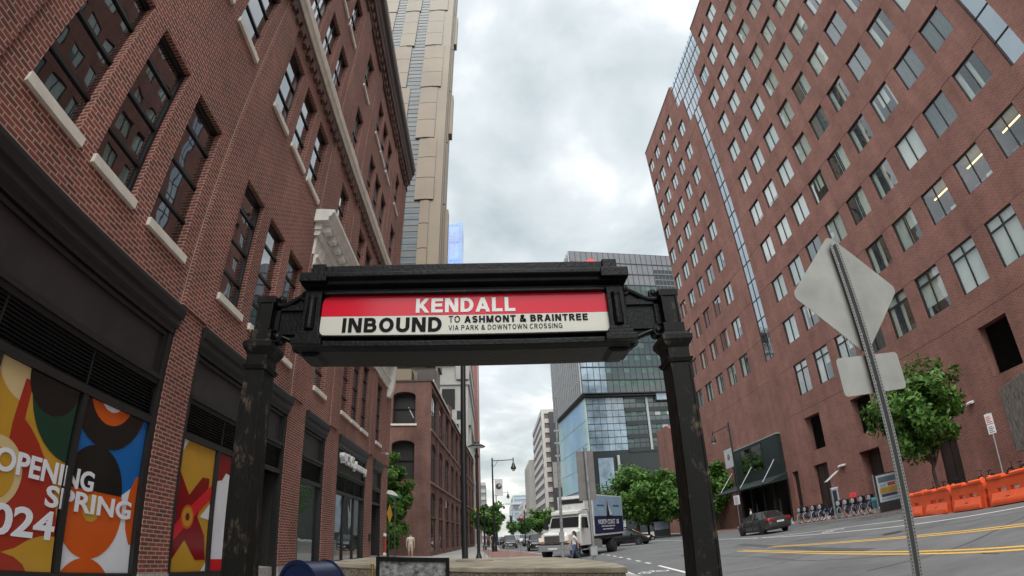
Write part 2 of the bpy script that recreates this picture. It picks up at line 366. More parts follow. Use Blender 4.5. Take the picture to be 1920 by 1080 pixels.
# left pavement with a granite kerb, right pavement with brick along the kerb
def slab(name, pts, z0, z1, mats):
    mb = MB(); mb.prism([(p[0], p[1], z0) for p in pts], (0, 0, z1-z0), 0); return tag(mb.build(name, mats), kind='structure')
slab('left_pavement', [(-60, -80), (3.95, -80), (3.95, 34), (2.9, 44), (.3, 58), (-.4, 420), (-60, 420)], -.05, .13, conc)
slab('left_kerb', [(3.95, -80), (4.12, -80), (4.12, 34), (3.07, 44), (.47, 58), (-.23, 420), (-.4, 420), (.3, 58), (2.9, 44), (3.95, 34)], -.05, .134, kerbm)
sheet('left_brick_pavement', [(-.3, 36), (3.5, 36), (2.8, 44), (.25, 57.5), (-1.5, 57.5)], .135, pav)
rp = [RB(-80, 21.0), RB(24, 21.0), RB(31, 21.9), RB(40, 22.3), RB(56, 22.5), RB(70, 24), RB(84, 24), RB(420, 22.5), RB(420, 90), RB(-80, 90)]
slab('right_pavement', [(p.x, p.y) for p in rp], -.05, .13, conc)
def rk(o): return [RB(-80, 21.0+o), RB(24, 21.0+o), RB(31, 21.9+o), RB(40, 22.3+o), RB(56, 22.5+o), RB(70, 24+o), RB(84, 24+o), RB(420, 22.5+o)]
slab('right_kerb', [(p.x, p.y) for p in rk(-.16)+rk(0)[::-1]], -.05, .134, kerbm)
sheet('right_brick_pavement', [(p.x, p.y) for p in [RB(-20, 21.05), RB(24, 21.05), RB(31, 21.95), RB(40, 22.35), RB(56, 22.55), RB(56, 26.9), RB(-20, 26.9)]], .1345, pav)
def stripe(name, pts, w, mat, z=.004):
    """painted line of width w along a polyline"""
    mb = MB(); P = [Vector((p[0], p[1], 0)) for p in pts]; Lf, Rt = [], []
    for i, p in enumerate(P):
        d = (P[min(i+1, len(P)-1)]-P[max(i-1, 0)]).normalized(); n = Vector((-d.y, d.x, 0))*w/2
        Lf.append(p+n); Rt.append(p-n)
    for i in range(len(P)-1):
        mb.add([(q.x, q.y, z) for q in (Lf[i], Lf[i+1], Rt[i+1], Rt[i])], [(0, 1, 2, 3)])
    return tag(mb.build(name, mat), kind='structure')
def smooth_line(pts, n=8):
    o = []
    for i in range(len(pts)-1):
        p0, p1, p2, p3 = pts[max(i-1, 0)], pts[i], pts[i+1], pts[min(i+2, len(pts)-1)]
        for k in range(n):
            t = k/n; o.append(tuple(.5*(2*p1[j]+(p2[j]-p0[j])*t+(2*p0[j]-5*p1[j]+4*p2[j]-p3[j])*t*t+(3*p1[j]-p0[j]-3*p2[j]+p3[j])*t**3) for j in (0, 1)))
    return o+[pts[-1]]
ya = smooth_line([(10.1, 1), (10.5, 6), (10.95, 9), (11.35, 12.7), (11.45, 16.4), (11.25, 20.5)])
yb = smooth_line([(7.6, 1), (8.2, 6), (8.75, 9.5), (9.35, 13.3), (9.9, 17.5), (10.3, 21.5)])
for c in (ya, yb):
    for o in (-.13, .13): stripe('road_marking', [(p[0]+o, p[1]) for p in c], .11, yline)
stripe('road_marking', smooth_line([(14.0, -5), (14.3, 10.5), (14.45, 15.8), (14.75, 20), (15.1, 27), (15.7, 36), (16.6, 60)]), .12, wline)
stripe('road_marking', smooth_line([(16.2, -5), (16.35, 12), (16.6, 18.4), (16.85, 21.5), (16.3, 24.5), (15.75, 26.8), (15.1, 29.5)]), .12, wline)
for x, y in ((6.94, 34.6), (6.9, 32.7), (6.82, 30.6), (6.74, 28.7), (6.62, 26.5), (6.45, 24.1), (6.3, 22)):
    stripe('road_marking', [(x+.03, y+.45), (x-.03, y-.45)], .13, wline)
stripe('road_marking', [(6.12, 19.9), (5.75, 16.3), (5.2, 11), (4.9, 2)], .13, wline)
stripe('road_marking', [(4.62, 19.6), (4.42, 16.8), (4.3, 10)], .12, wline)
for pts in ([(5, 14), (7.2, 13.6), (9.1, 14.3), (10.4, 13.9)], [(8.0, 6.5), (8.6, 9.5), (8.2, 13), (8.9, 18), (8.5, 25)], [(12.6, 7), (13.1, 11), (12.7, 16), (13.2, 24)], [(9, 21), (12, 20.6), (15, 21.2)], [(6.6, 27), (9, 26.5), (12, 27.3)]):
    r_ = random.Random(pts[0][0]); stripe('road_patch', [(x+r_.uniform(-.06, .06), y+r_.uniform(-.06, .06)) for x, y in smooth_line(pts, 9)], .035, M('tar_seal', (.03, .03, .032), .5), z=.0025)
def bike_symbol(cx, cy, s, rot):
    mb = MB(); T = Matrix.Translation((cx, cy, .0045)) @ Matrix.Rotation(rot, 4, 'Z') @ Matrix.Scale(s, 4)
    def ring(x, y, r):
        for k in range(14):
            a, b = 2*PI*k/14, 2*PI*(k+1)/14
            mb.add([T @ Vector((x+q*math.cos(t), y+1.7*q*math.sin(t), 0)) for q, t in ((r, a), (r, b), (r-.07, b), (r-.07, a))], [(0, 1, 2, 3)])
    def bar(a, b, w=.07):
        d = Vector((b[0]-a[0], b[1]-a[1], 0)).normalized(); n = Vector((-d.y, d.x, 0))*w/2; a, b = Vector((*a, 0)), Vector((*b, 0))
        mb.add([T @ p for p in (a+n, b+n, b-n, a-n)], [(0, 1, 2, 3)])
    ring(-.38, 0, .24); ring(.38, 0, .24)
    for a, b in (((-.38, 0), (-.18, .5)), ((-.18, .5), (.22, .5)), ((.22, .5), (.38, 0)), ((-.18, .5), (0, 0)), ((0, 0), (.22, .5)), ((-.2, .7), (-.16, .45)), ((.2, .75), (.24, .5)), ((-.28, .72), (-.1, .72)), ((.12, .78), (.34, .78))): bar(a, b)
    return tag(mb.build('road_marking', wline), kind='structure')
bike_symbol(5.15, 17.4, .85, .12); bike_symbol(15.75, 22.3, .9, .05)
stripe('road_patch', [(9.5, 12), (12.5, 26)], .5, M('patched_asphalt', (.075, .077, .08), .9, vs=3), z=.002)
stripe('road_patch', smooth_line([(7, 9), (9, 8.4), (12, 8.9), (15, 8.3)]), .05, M('tar_seal', (.03, .03, .032), .5), z=.002)
for i, (x, y) in enumerate(((8.8, 24), (12.6, 14.5))):
    mb = MB(); mb.lathe([(.34, .001), (.34, .005), (.30, .006), (.0001, .006)], (x, y, 0), 24)
    tag(mb.build('manhole_cover', M('iron_cover', (.05, .05, .05), .6, .4)), ('round iron manhole cover in the far middle of the road', 'round iron manhole cover near the yellow lines')[i], 'manhole cover')
# ================================================================ left brick building
BR = brick('left_brick', (.235, .066, .049), (.115, .044, .037), (.40, .29, .24), ms=.0095, big=.2)
BRD = brick('left_brick_dark', (.10, .042, .032), (.06, .03, .025), (.16, .12, .10), ms=.008)
cream = M('cream_stone', (.68, .64, .57), .75, var=.1, vs=3, bump=.1)
white = M('white_stone', (.70, .69, .65), .7, var=.1, vs=2.5, bump=.1)
dkmet = M('dark_metal', (.014, .0135, .0135), .45, .0, var=.2, vs=3)
dkmet2 = M('dark_panel_metal', (.028, .024, .024), .5, .0, var=.3, vs=1.5)
frm = M('black_window_frame', (.012, .013, .014), .4)
dark = M('interior_dark', (.018, .017, .016), .9)
gl_l = glass('left_window_glass', (.20, .22, .22), .11, .015, pw=2.3)
gl_s = glass('shop_glass', (.55, .6, .57), .14, .015)
seal = M('joint_sealant', (.42, .34, .28), .8)
XL = -5.3
def TL(u, v, d): return (XL-d, u, v)
LBD = thing('brick_building', 'long brown brick building with white window sills and dark shopfronts on the left', 'building', (0, 0, 0))
cols = [(-8.4, -7.35), (-6.9, -5.85), (-5.4, -4.35), (-2.9, -1.85), (-1.4, -.35), (.05, 1.1), (2.67, 3.72), (4.15, 5.2), (5.66, 6.74), (8.2, 9.24), (9.68, 10.74), (11.15, 12.22), (14.27, 15.32), (17.25, 18.3), (18.6, 19.72), (20.1, 21.2), (22.9, 24.0)]
rows = [(5.84, 8.66), (11.15, 13.5), (15.42, 17.66), (19.05, 21.3)]
bays = [(-9, -4.1, 'glass'), (-3.3, 1.4, 'glass'), (2.2, 7.17, 'art'), (7.95, 12.66, 'art2'), (13.89, 15.95, 'window'), (17.3, 21.45, 'store'), (22.7, 24.65, 'door')]
ops = [(a, b, .13, 5.0) for a, b, _ in bays]
for a, b in cols:
    for c, d in rows: ops.append((a, b, c, d))
Y0, Y1, ZT = -14, 26.0, 23.2
mb = MB(); facade(mb, TL, Y0, Y1, .13, ZT, ops, .24)
mb.add([(XL, Y1, .13), (-26, Y1, .13), (-26, Y1, ZT+1), (XL, Y1, ZT+1)], [(0, 1, 2, 3)])
mb.add([(XL, Y0, .13), (-26, Y0, .13), (-26, Y0, ZT+1), (XL, Y0, ZT+1)], [(0, 1, 2, 3)])
mb.add([(-26, Y0, .13), (-26, Y1, .13), (-26, Y1, ZT+1), (-26, Y0, ZT+1)], [(0, 1, 2, 3)])
for a, b in ((7.12, 7.98), (12.66, 13.5), (16.2, 16.95), (21.9, 22.55), (1.3, 2.2), (25.3, 26.0)):
    mb.box(XL+.001, XL+.055, a, b, 5.06, 14.0); mb.box(XL+.001, XL+.055, a, b, 15.05, 22.3)
mb.build('wall', BR, LBD)
mb = MB()
ed = [Y0]+[q for b in bays for q in b[:2]]+[Y1]
for a, b in zip(ed[::2], ed[1::2]): mb = MB(); mb.box(XL-.235, XL+.02, a-.005, b+.005, .13, .66); mb.build('plinth', M('plinth_granite', (.34, .32, .31), .8, var=.25, vs=12), LBD)
for y in (7.1, 12.64, 16.18, 21.88, 1.28):
    for z0, z1 in ((5.06, 14.0), (15.05, 22.3)): mb = MB(); mb.box(XL-.01, XL+.008, y-.02, y, z0, z1); mb.build('mortar_joint', seal, LBD)
# corbelled brick band, cream belt course, cornice
mb = MB()
mb.box(XL-.05, XL+.10, Y0, Y1+.1, 14.25, 14.5)
y = Y0
while y < Y1: mb.box(XL-.02, XL+.13, y, y+.22, 13.95, 14.25); y += .44
mb.box(XL-.05, XL+.09, Y0, Y1+.1, 22.3, 22.55); y = Y0
while y < Y1: mb.box(XL-.02, XL+.16, y, y+.26, 22.5, 23.0); y += .52
mb.box(XL-.05, XL+.22, Y0, Y1+.22, 23.0, 23.5)
mb.build('corbel_band', BRD, LBD)
mb = MB()
mb.prism([(XL-.05, Y0, 14.5), (XL+.14, Y0, 14.5), (XL+.16, Y0, 14.62), (XL+.22, Y0, 14.7), (XL+.24, Y0, 14.92), (XL-.05, Y0, 15.03)], (0, Y1-Y0+.12, 0))
mb.build('belt_course', cream, LBD)
mb = MB()
mb.prism([(XL-.4, Y0, 23.5), (XL+.24, Y0, 23.5), (XL+.30, Y0, 23.8), (XL+.42, Y0, 24.0), (XL+.42, Y0, 24.3), (XL-.4, Y0, 24.3)], (0, Y1-Y0+.4, 0))
mb.build('cornice', M('dark_cornice', (.05, .035, .03), .6), LBD)
mb = MB(); mb.box(XL-.4, XL+.5, Y0, Y1+.46, 24.3, 24.46); mb.build('coping', white, LBD)
mb = MB(); mb.box(-26, XL-.4, Y0, Y1, 23.9, 24.2); mb.build('roof', M('roof_felt', (.06, .06, .06), .9), LBD)
# white stone entablature with modillions over the far half
mb = MB(); a, b = 12.34, 25.2
def prof(pts, y0, y1): mb.prism([(XL+x, y0, z) for x, z in pts], (0, y1-y0, 0))
prof([(-.02, 8.95), (.10, 8.95), (.10, 9.1), (.13, 9.12), (.13, 9.3), (.2, 9.34), (.2, 9.42), (-.02, 9.42)], a+.36, b)
prof([(-.02, 9.42), (.08, 9.42), (.08, 10.02), (-.02, 10.02)], a+.3, b)
prof([(-.02, 10.02), (.17, 10.02), (.2, 10.12), (.2, 10.2), (-.02, 10.2)], a+.2, b)
prof([(-.02, 10.42), (.46, 10.42), (.46, 10.55), (.52, 10.57), (.56, 10.66), (.62, 10.70), (.62, 10.80), (-.02, 10.86)], a, b)
prof([(-.02, 10.2), (.22, 10.2), (.22, 10.42), (-.02, 10.42)], a+.15, b)
y = a+.35
while y < b-.3: mb.box(XL+.2, XL+.44, y, y+.22, 10.2, 10.415); y += .56
y = a+.9
while y < b-.5:
    mb.lathe([(.20, .08), (.22, .12), (.16, .13), (.10, .10)], (XL, y, 9.72), 16, axis='x'); y += 1.9
prof([(-.02, 8.5), (.16, 8.5), (.28, 8.8), (.34, 9.3), (.40, 10.2), (-.02, 10.2)], b-.2, b+.2)
mb.build('stone_entablature', white, LBD)
# windows: glass > frame, sill
def left_window(w, h, bars, vbars):
    g = MB(); g.add([(-.17, .04, .04), (-.17, w-.04, .04), (-.17, w-.04, h-.04), (-.17, .04, h-.04)], [(0, 1, 2, 3)])
    g.box(-1.4, -.25, .0, w, 0, h, 1)
    f = MB()
    for a, b, c, d in ((0, .06, 0, h), (w-.06, w, 0, h), (.06, w-.06, 0, .06), (.06, w-.06, h-.06, h)): f.box(-.2, -.12, a, b, c, d)
    for q in bars: f.box(-.19, -.13, .06, w-.06, h*q-.028, h*q+.028)
    for q in vbars: f.box(-.185, -.135, w*q-.02, w*q+.02, .06, h-.06)
    s = MB(); s.box(-.1, .07, -.02, w+.02, -.145, -.003)
    def me(mbx, nm, ms):
        o = mbx.build(nm, ms); d = o.data; bpy.data.objects.remove(o); return d
    return me(g, 'window', [gl_l, dark]), me(f, 'frame', frm), me(s, 'sill', cream)
LW = {}
for ri, (c, d) in enumerate(rows):
    for (a, b) in cols:
        if ri < 1 and 12.5 < a < 14: continue
        key = (ri, round(b-a, 1))
        if key not in LW: LW[key] = left_window(round(b-a, 1)+.06, d-c, ((.23, .5, .78), (.34, .66), (.5,), (.5,))[ri], ((), (), (.5,), (.5,))[ri])
        g, f, s = LW[key]
        w = link('window', g, LBD, (XL, a-.01, c)); link('frame', f, w); link('sill', s, w)
# shopfronts
louv = MB(); mbp = MB(); mbf = MB(); mbc = MB()
for a, b, kind in bays:
    mbc.prism([(XL-.24, a, 4.52), (XL-.02, a, 4.52), (XL-.02, a, 4.62), (XL+.05, a, 4.66), (XL+.05, a, 4.78), (XL+.10, a, 4.80), (XL+.12, a, 4.93), (XL+.12, a, 4.985), (XL-.24, a, 4.985)], (0, b-a, 0))
    mbf.box(XL-.22, XL-.03, a, a+.13, .13, 4.5); mbf.box(XL-.22, XL-.03, b-.13, b, .13, 4.5)
    mbf.box(XL-.2, XL-.05, a+.13, b-.13, 3.6, 3.68); mbf.box(XL-.2, XL-.0, a+.13, b-.13, 3.68, 3.74); mbf.box(XL-.2, XL-.04, a+.13, b-.13, 2.97, 3.08)
    mbf.box(XL-.2, XL-.07, a+.13, b-.13, 4.43, 4.5); mbf.box(XL-.2, XL-.07, a+.13, a+.2, 3.76, 4.43); mbf.box(XL-.2, XL-.07, b-.2, b-.13, 3.76, 4.43); mbf.box(XL-.2, XL-.06, a+.13, b-.13, 3.74, 3.79)
    mbp.add([(XL-.13, a+.2, 3.79), (XL-.13, b-.2, 3.79), (XL-.13, b-.2, 4.43), (XL-.13, a+.2, 4.43)], [(0, 1, 2, 3)])
    z = 3.10
    while z < 3.58:
        louv.prism([(XL-.18, a+.13, z+.045), (XL-.10, a+.13, z), (XL-.09, a+.13, z+.008), (XL-.17, a+.13, z+.053)], (0, b-a-.26, 0)); z += .052
    louv.add([(XL-.2, a+.13, 3.08), (XL-.2, b-.13, 3.08), (XL-.2, b-.13, 3.6), (XL-.2, a+.13, 3.6)], [(0, 1, 2, 3)], 1)
    n = max(1, round((b-a)/1.55))
    for k in range(1, n): y = a+(b-a)*k/n; louv.box(XL-.19, XL-.088, y-.012, y+.012, 3.08, 3.6)
mbc.build('shop_cornice', dkmet, LBD); mbp.build('sign_panel', dkmet2, LBD); mbf.build('shop_frame', dkmet, LBD); louv.build('louvre', [dkmet, dark], LBD)
shopfloor = M('shop_floor', (.2, .18, .16), .5); shopwall = M('shop_wall', (.16, .19, .14), .8); shoplight = emis('shop_ceiling_lamp', (1, .93, .8), 3)
def shopglass(a, b, n, z0=.66):
    g = MB(); g.add([(XL-.14, a+.13, z0), (XL-.14, b-.13, z0), (XL-.14, b-.13, 2.97), (XL-.14, a+.13, 2.97)], [(0, 1, 2, 3)]); g.build('shop_window', gl_s, LBD)
    f = MB()
    for k in range(1, n): y = a+(b-a)*k/n; f.box(XL-.18, XL-.09, y-.035, y+.035, z0, 2.97)
    f.box(XL-.18, XL-.05, a+.13, b-.13, .4, z0); f.box(XL-.18, XL-.02, a, b, .13, .4, 0)
    f.build('mullion', dkmet, LBD)
    i = MB(); i.box(XL-5, XL-.26, a-.4, b+.4, .2, 2.96, 0); i.build('shop_interior', shopwall, LBD)
    for k in range(3): l = MB(); l.box(XL-1.2-k*1.2, XL-1.1-k*1.2, a+.2, b-.2, 2.86, 2.9); l.build('ceiling_lamp', shoplight, LBD)
    r = random.Random(int(a*10)); s = MB()
    for k in range(5):
        y = a+.3+k*(b-a-.6)/4; s.box(XL-1.0-r.random(), XL-1.6-r.random(), y-.25, y+.25, .2, .9+r.random()*.9, k % 3)
    s.build('shelf', [M('shelf_red', (.35, .03, .03), .5), M('shelf_pale', (.4, .4, .38), .5), M('shelf_dark', (.06, .06, .07), .5)], LBD)
for a, b, kind in bays:
    if kind == 'window': shopglass(a, b, 1)
    if kind == 'store': shopglass(a, b, 3)
    if kind == 'glass': shopglass(a, b, 3)
def dark_door(a, b):
    m = MB(); m.box(XL-.9, XL-.75, a, b, .66, 2.97, 1); m.box(XL-.72, XL-.70, b-.2, b-.14, 1.3, 1.7, 0)
    m.box(XL-.9, XL-.2, a, a+.02, .66, 2.97, 1); m.box(XL-.9, XL-.2, b-.02, b, .66, 2.97, 1); m.box(XL-.9, XL-.1, a, b, .13, .655, 2)
    m.build('door', [frm, dark, MATS['plinth_granite']], LBD)
dark_door(22.83, 24.52); dark_door(11.35, 12.53)
# window posters (flat vinyl artwork behind the shop glazing)
def P(name, c, r=.16): return M('vinyl_'+name, c, r, var=.04, vs=2)
gold, red, orng, grn, blk, crm, blu, wht, dred, bred = P('gold', (.52, .29, .035)), P('red', (.36, .035, .018)), P('orange', (.60, .10, .012)), P('green', (.012, .05, .03)), P('black', (.014, .014, .012)), P('cream', (.62, .48, .25)), P('blue', (.012, .13, .42)), P('white', (.72, .74, .80)), P('dark_red', (.22, .008, .012)), P('bright_red', (.62, .02, .03))
def poster(y0, y1, layers, z0=.66, z1=2.965):
    m = MB(); mats = []
    for k, (mat, pts) in enumerate([(layers[0], [(y0, z0), (y1, z0), (y1, z1), (y0, z1)])]+layers[1:]):
        pts = clip(pts, y0, y1, z0, z1)
        if len(pts) < 3: continue
        if mat not in mats: mats.append(mat)
        x = XL-.10+.0015*k; m.poly([(x, p[0], p[1]) for p in pts], mats.index(mat))
    m.box(XL-.16, XL-.101, y0, y1, z0, z1, mats.index(mats[0]))
    return m.build('window_poster', mats, LBD)
star = [(4.6, .86), (4.8, .92), (5.0, 1.03), (5.2, 1.09), (5.5, 1.1), (5.5, .6), (5.06, .6), (4.95, .74), (4.8, .82)]
poster(4.0, 5.43, [gold, (crm, disc((4.55, 3.15), .6)), (gold, [(4.6, 3), (4.6, 2.4), (5.5, 2.2), (5.5, 3)]), (red, [(4.48, 2.83), (4.61, 2.84), (4.61, 2.38), (4.75, 2.30), (4.92, 2.16), (5.08, 1.98), (5.22, 1.8), (5.34, 1.6), (5.43, 1.3), (5.43, 1.03), (4.49, 1.03), (4.46, 1.4), (4.44, 2.3)]),
    (grn, disc((5.52, 2.94), .92)), (blk, disc((4.98, 3.0), .47)), (crm, disc((4.34, 1.72), .40)), (gold, disc((4.34, 1.70), .29)), (red, [(4.47, .6), (4.47, 1.04), (5.1, 1.04), (5.1, .6)]), (gold, star)])
poster(5.58, 7.03, [wht, (blu, [(5.5, 1.9), (5.9, 1.7), (6.4, 1.72), (6.7, 1.8), (7.1, 2.05), (7.1, 3), (5.5, 3)]), (orng, [(6.97, 2.1), (6.86, 1.87), (6.82, 1.6), (6.86, 1.3), (6.97, 1.08), (7.1, 1.08), (7.1, 2.1)]), (orng, disc((6.08, 1.5), .655)), (orng, disc((6.05, .24), .62)),
    (blk, disc((6.05, 1.76), .625, 30, 0, 180)), (gold, disc((6.06, 1.53), .19)), (blk, disc((6.12, 3.2), .84)), (orng, disc((6.12, 3.2), .5)), (wht, disc((6.12, 3.2), .31))])
X_ = [(7.89, 2.39), (8.17, 2.4), (8.55, 2.02), (8.95, 2.39), (9.21, 2.4), (9.21, 2.2), (8.9, 1.66), (9.21, 1.33), (9.3, .87), (8.94, .87), (8.54, 1.23), (8.16, .87), (7.8, .87), (7.8, 1.25), (8.14, 1.63), (7.8, 2.0)]
poster(8.08, 9.33, [gold, (wht, [(8.0, 3), (8.36, 3), (8.0, 2.5)]), (wht, [(8.0, 1.62), (8.2, 1.62), (8.0, 1.3)]), (wht, [(9.35, 1.95), (9.0, 1.66), (9.35, 1.62)]), (wht, [(9.35, .6), (9.35, .84), (9.1, .6)]), (dred, X_), (bred, [(9.33, 2.3), (9.33, 2.02), (8.5, 1.45), (7.9, .98), (7.9, 1.22), (8.45, 1.7)]), (orng, disc((8.56, 1.63), .215)), (gold, disc((8.56, 1.63), .17)), (dred, disc((8.56, 1.63), .07))])
poster(9.44, 10.6, [wht, (dred, [(9.4, 3), (9.4, 2.38), (9.72, 2.44), (9.85, 2.6), (10.7, 2.5), (10.7, 3)]), (bred, [(9.4, .6), (9.4, .88), (10.7, .88), (10.7, .6)])])
lw = M('white_vinyl_letter', (.78, .80, .86), .4, var=.02)
def TP(u, v, d): return (XL-.082+d, u, v)
text('poster_lettering', 'OPENING', TP, 4.29, 6.02, 1.735, 2.005, lw, LBD, .028, .002)
text('poster_lettering', 'SPRING', TP, 5.17, 6.93, 1.445, 1.715, lw, LBD, .028, .002)
text('poster_lettering', '2024', TP, 4.02, 5.40, 1.045, 1.40, lw, LBD, .028, .002)
mb = MB()
for y in (3.97, 5.505, 9.385, 10.65): mb.box(XL-.2, XL-.05, y-.04, y+.055, .66, 2.97)
mb.box(XL-.2, XL-.05, 2.33, 7.04, .4, .655); mb.box(XL-.2, XL-.05, 8.08, 10.7, .4, .655); mb.box(XL-.2, XL-.1, 10.7, 11.3, .66, 2.97)
mb.build('mullion', dkmet, LBD)
poster(2.35, 3.9, [gold, (crm, disc((3.0, 2.2), .6)), (red, disc((3.1, 1.1), .5))])
# shop sign and small fittings on the facade
sg = thing('shop_sign', 'white channel letters with a heart over the shop windows', 'sign', (XL, 17.6, 4.05))
lt = M('white_sign_acrylic', (.78, .78, .76), .35, var=.02)
def TS(u, v, d): return (.05+d, u, v)
text('lettering', 'CVS', TS, .55, 1.62, 0, .42, lt, sg, .03, .05)
text('lettering', 'pharmacy', TS, 1.72, 3.62, -.09, .33, lt, sg, .012, .05)
mb = MB(); hp = []
for k in range(40):
    t = 2*PI*k/40; hp.append((0, .22+.012*16*math.sin(t)**3, .22+.0125*(13*math.cos(t)-5*math.cos(2*t)-2*math.cos(3*t)-math.cos(4*t))))
mb.prism([(-.04, p[1], p[2]) for p in hp], (.18, 0, 0)); mb.build('heart_logo', lt, sg)
fx = thing('facade_lamp', 'small grey lamp on the brick above the doorway', 'lamp', (XL+.02, 24.2, 5.45)); mb = MB(); mb.tube([(0, 0, 0), (.25, 0, .05)], .025); mb.lathe([(.03, .05), (.1, -.02), (.1, -.06), (.02, -.06)], (.28, 0, 0), 12); mb.build('lamp_head', M('grey_lamp', (.3, .28, .26), .5), fx)
fl = thing('flood_lamp', 'white box lamp on a bracket at the corner of the long brick building', 'lamp', (XL+.03, 25.6, 3.6)); mb = MB(); mb.prism([(.1, -.2, .05), (.55, -.2, -.05), (.55, -.2, .02), (.3, -.2, .22), (.1, -.2, .22)], (0, .45, 0)); mb.tube([(0, 0, .1), (.15, 0, .1)], .03); mb.build('lamp_head', M('white_lamp_housing', (.7, .7, .68), .5), fl)
cb_ = thing('door_keypad', 'small dark keypad beside the recessed doorway', 'keypad', (XL+.004, 22.3, 1.5)); mb = MB(); mb.box(0, .06, -.09, .09, -.16, .16); mb.box(.06, .075, -.06, .06, -.1, .12); mb.build('keypad_box', dkmet, cb_)
st_ = thing('standpipe', 'red and white fire standpipe on the brick corner', 'standpipe', (XL+.06, 25.3, 1.15)); mb = MB(); mb.tube([(.02, 0, -.45), (.02, 0, .42)], .045, 10, 0); mb.lathe([(.09, .0), (.09, .1), (.03, .14)], (.0, 0, .42), 12, 1); mb.lathe([(.09, .0), (.09, .1), (.03, .14)], (0, 0, -.5), 12, 1); mb.build('pipe', [M('pipe_red', (.4, .05, .04), .5), M('pipe_white', (.7, .7, .68), .5)], st_)
# ================================================================ right red-brown brick building
D = 27.0
RBR = brick('right_brick', (.285, .114, .092), (.205, .084, .070), (.34, .23, .19), w=.30, h=.10, ms=.014, big=.2, bump=.5)
RBD = thing('office_building', 'tall red brown brick building with a grid of square windows across the street', 'building', tuple(BN*D), -HB)
gl_r = glass('right_window_glass', (.92, .96, .94), .13, .02, pw=2.1)
gl_t = glass('blue_strip_glass', (.30, .40, .50), .50, .02, gcol=(.86, .93, 1))
rfrm = M('dark_bronze_frame', (.018, .019, .02), .4)
def TR(u, v, d): return (d, u, v)
F0, FH, C0, CW = 13.40, 4.185, 13.74, 3.205
wins = []     # (u0, u1, v0, v1)
for j in range(11):
    for k in range(-1, 8):
        u = C0+CW*k; t = F0+FH*j; h = 2.78 if j == 0 else 2.22
        if j == 10 and k == 7: continue
        wins.append((u, u+2.13, t-h, t, j, k))
wing = [(45.72+3.2*k, 47.75+3.2*k, F0+FH*j-2.2, F0+FH*j, j, k) for j in range(1, 11) for k in range(5) if not (j == 10 and k == 0)]
far = [(C0+CW*k-.2, C0+CW*k+1.93, F0+FH*j-2.22, F0+FH*j, j, k) for j in range(3, 11) for k in (-4, -5)]
low = [(36.1, 38.35, 5.72, 8.62), (29.6, 31.9, 5.6, 8.35), (16.9, 19.0, 5.72, 8.55), (40.65, 41.8, .13, 4.5), (36.4, 38.35, .13, 4.5), (29.9, 32.2, .13, 4.4), (22.9, 24.6, .13, 3.6), (9.5, 12.5, .13, 4.4)]
ROOF = 58.0
mb = MB(); fz = .28
mo = [w[:4] for w in wins]
facade(mb, TR, -22, 8.0, .13, ROOF, [w[:4] for w in far], fz)
facade(mb, TR, 8.0, 9.48, .13, 19.0, [], fz)
facade(mb, TR, 9.48, 36.0, .13, ROOF, [o for o in mo if o[1] < 36]+[o for o in low if o[1] < 35.9 and o[0] > 9.4], fz)
facade(mb, TR, 36.0, 40.8, .13, 48.85, [o for o in mo if o[0] > 36 and o[3] < 48.8]+[o for o in low if 36 < o[0] and o[1] < 40.7], fz)
facade(mb, TR, 36.0, 39.0, 48.85, 53.1, [o for o in mo if o[0] > 36 and o[3] > 48.9], fz)
facade(mb, TR, 40.8, 42.62, .13, 15.3, [(40.85, 41.8, .13, 4.5)], fz)
facade(mb, TR, 42.62, 60.75, .13, 48.6, [w[:4] for w in wing if w[3] < 48.5]+[(42.7, 52.6, .13, 8.42)], fz)
facade(mb, TR, 44.2, 60.75, 48.6, 53.2, [w[:4] for w in wing if 48.6 < w[3] < 53], fz)
facade(mb, TR, 46.3, 60.75, 53.2, ROOF, [w[:4] for w in wing if w[3] > 53.2 and w[0] > 46.3], fz)
# returns beside the glass strips, end walls, roof
def ret(u, v0, v1, d): mb.add([TR(u, v0, 0), TR(u, v0, d), TR(u, v1, d), TR(u, v1, 0)], [(0, 1, 2, 3)])
def led(u0, u1, v, d): mb.add([TR(u0, v, 0), TR(u1, v, 0), TR(u1, v, d), TR(u0, v, d)], [(0, 1, 2, 3)])
for u, a, b in ((36.0, 53.1, ROOF), (39.0, 48.85, 53.1), (40.8, 15.3, 48.85), (8.0, 19, ROOF), (9.48, 19, ROOF)): ret(u, a, b, .75)
for u, a, b in ((42.62, 15.3, 48.6), (44.2, 48.6, 53.2), (46.3, 53.2, ROOF)): ret(u, a, b, .75)
for a, b, v in ((36, 39, 53.1), (39, 40.8, 48.85), (40.8, 42.62, 15.3), (42.62, 44.2, 48.6), (44.2, 46.3, 53.2), (8.0, 9.48, 19)): led(a, b, v, .75)
ret(60.75, .13, ROOF, 34); ret(-22, .13, ROOF, 34)
mb.add([(34, -22, .13), (34, 60.75, .13), (34, 60.75, ROOF), (34, -22, ROOF)], [(0, 1, 2, 3)])
mb.build('wall', RBR, RBD)
mb = MB(); mb.box(.9, 33.5, -21.5, 60.2, ROOF-.9, ROOF-.5); mb.build('roof', MATS['roof_felt'], RBD)
mb = MB()
for a, b in ((-22, 8.0), (9.48, 36.0), (46.3, 60.78)): mb.box(-.05, .4, a, b, ROOF, ROOF+.12)
mb.build('coping', M('brown_coping', (.11, .06, .05), .7), RBD)
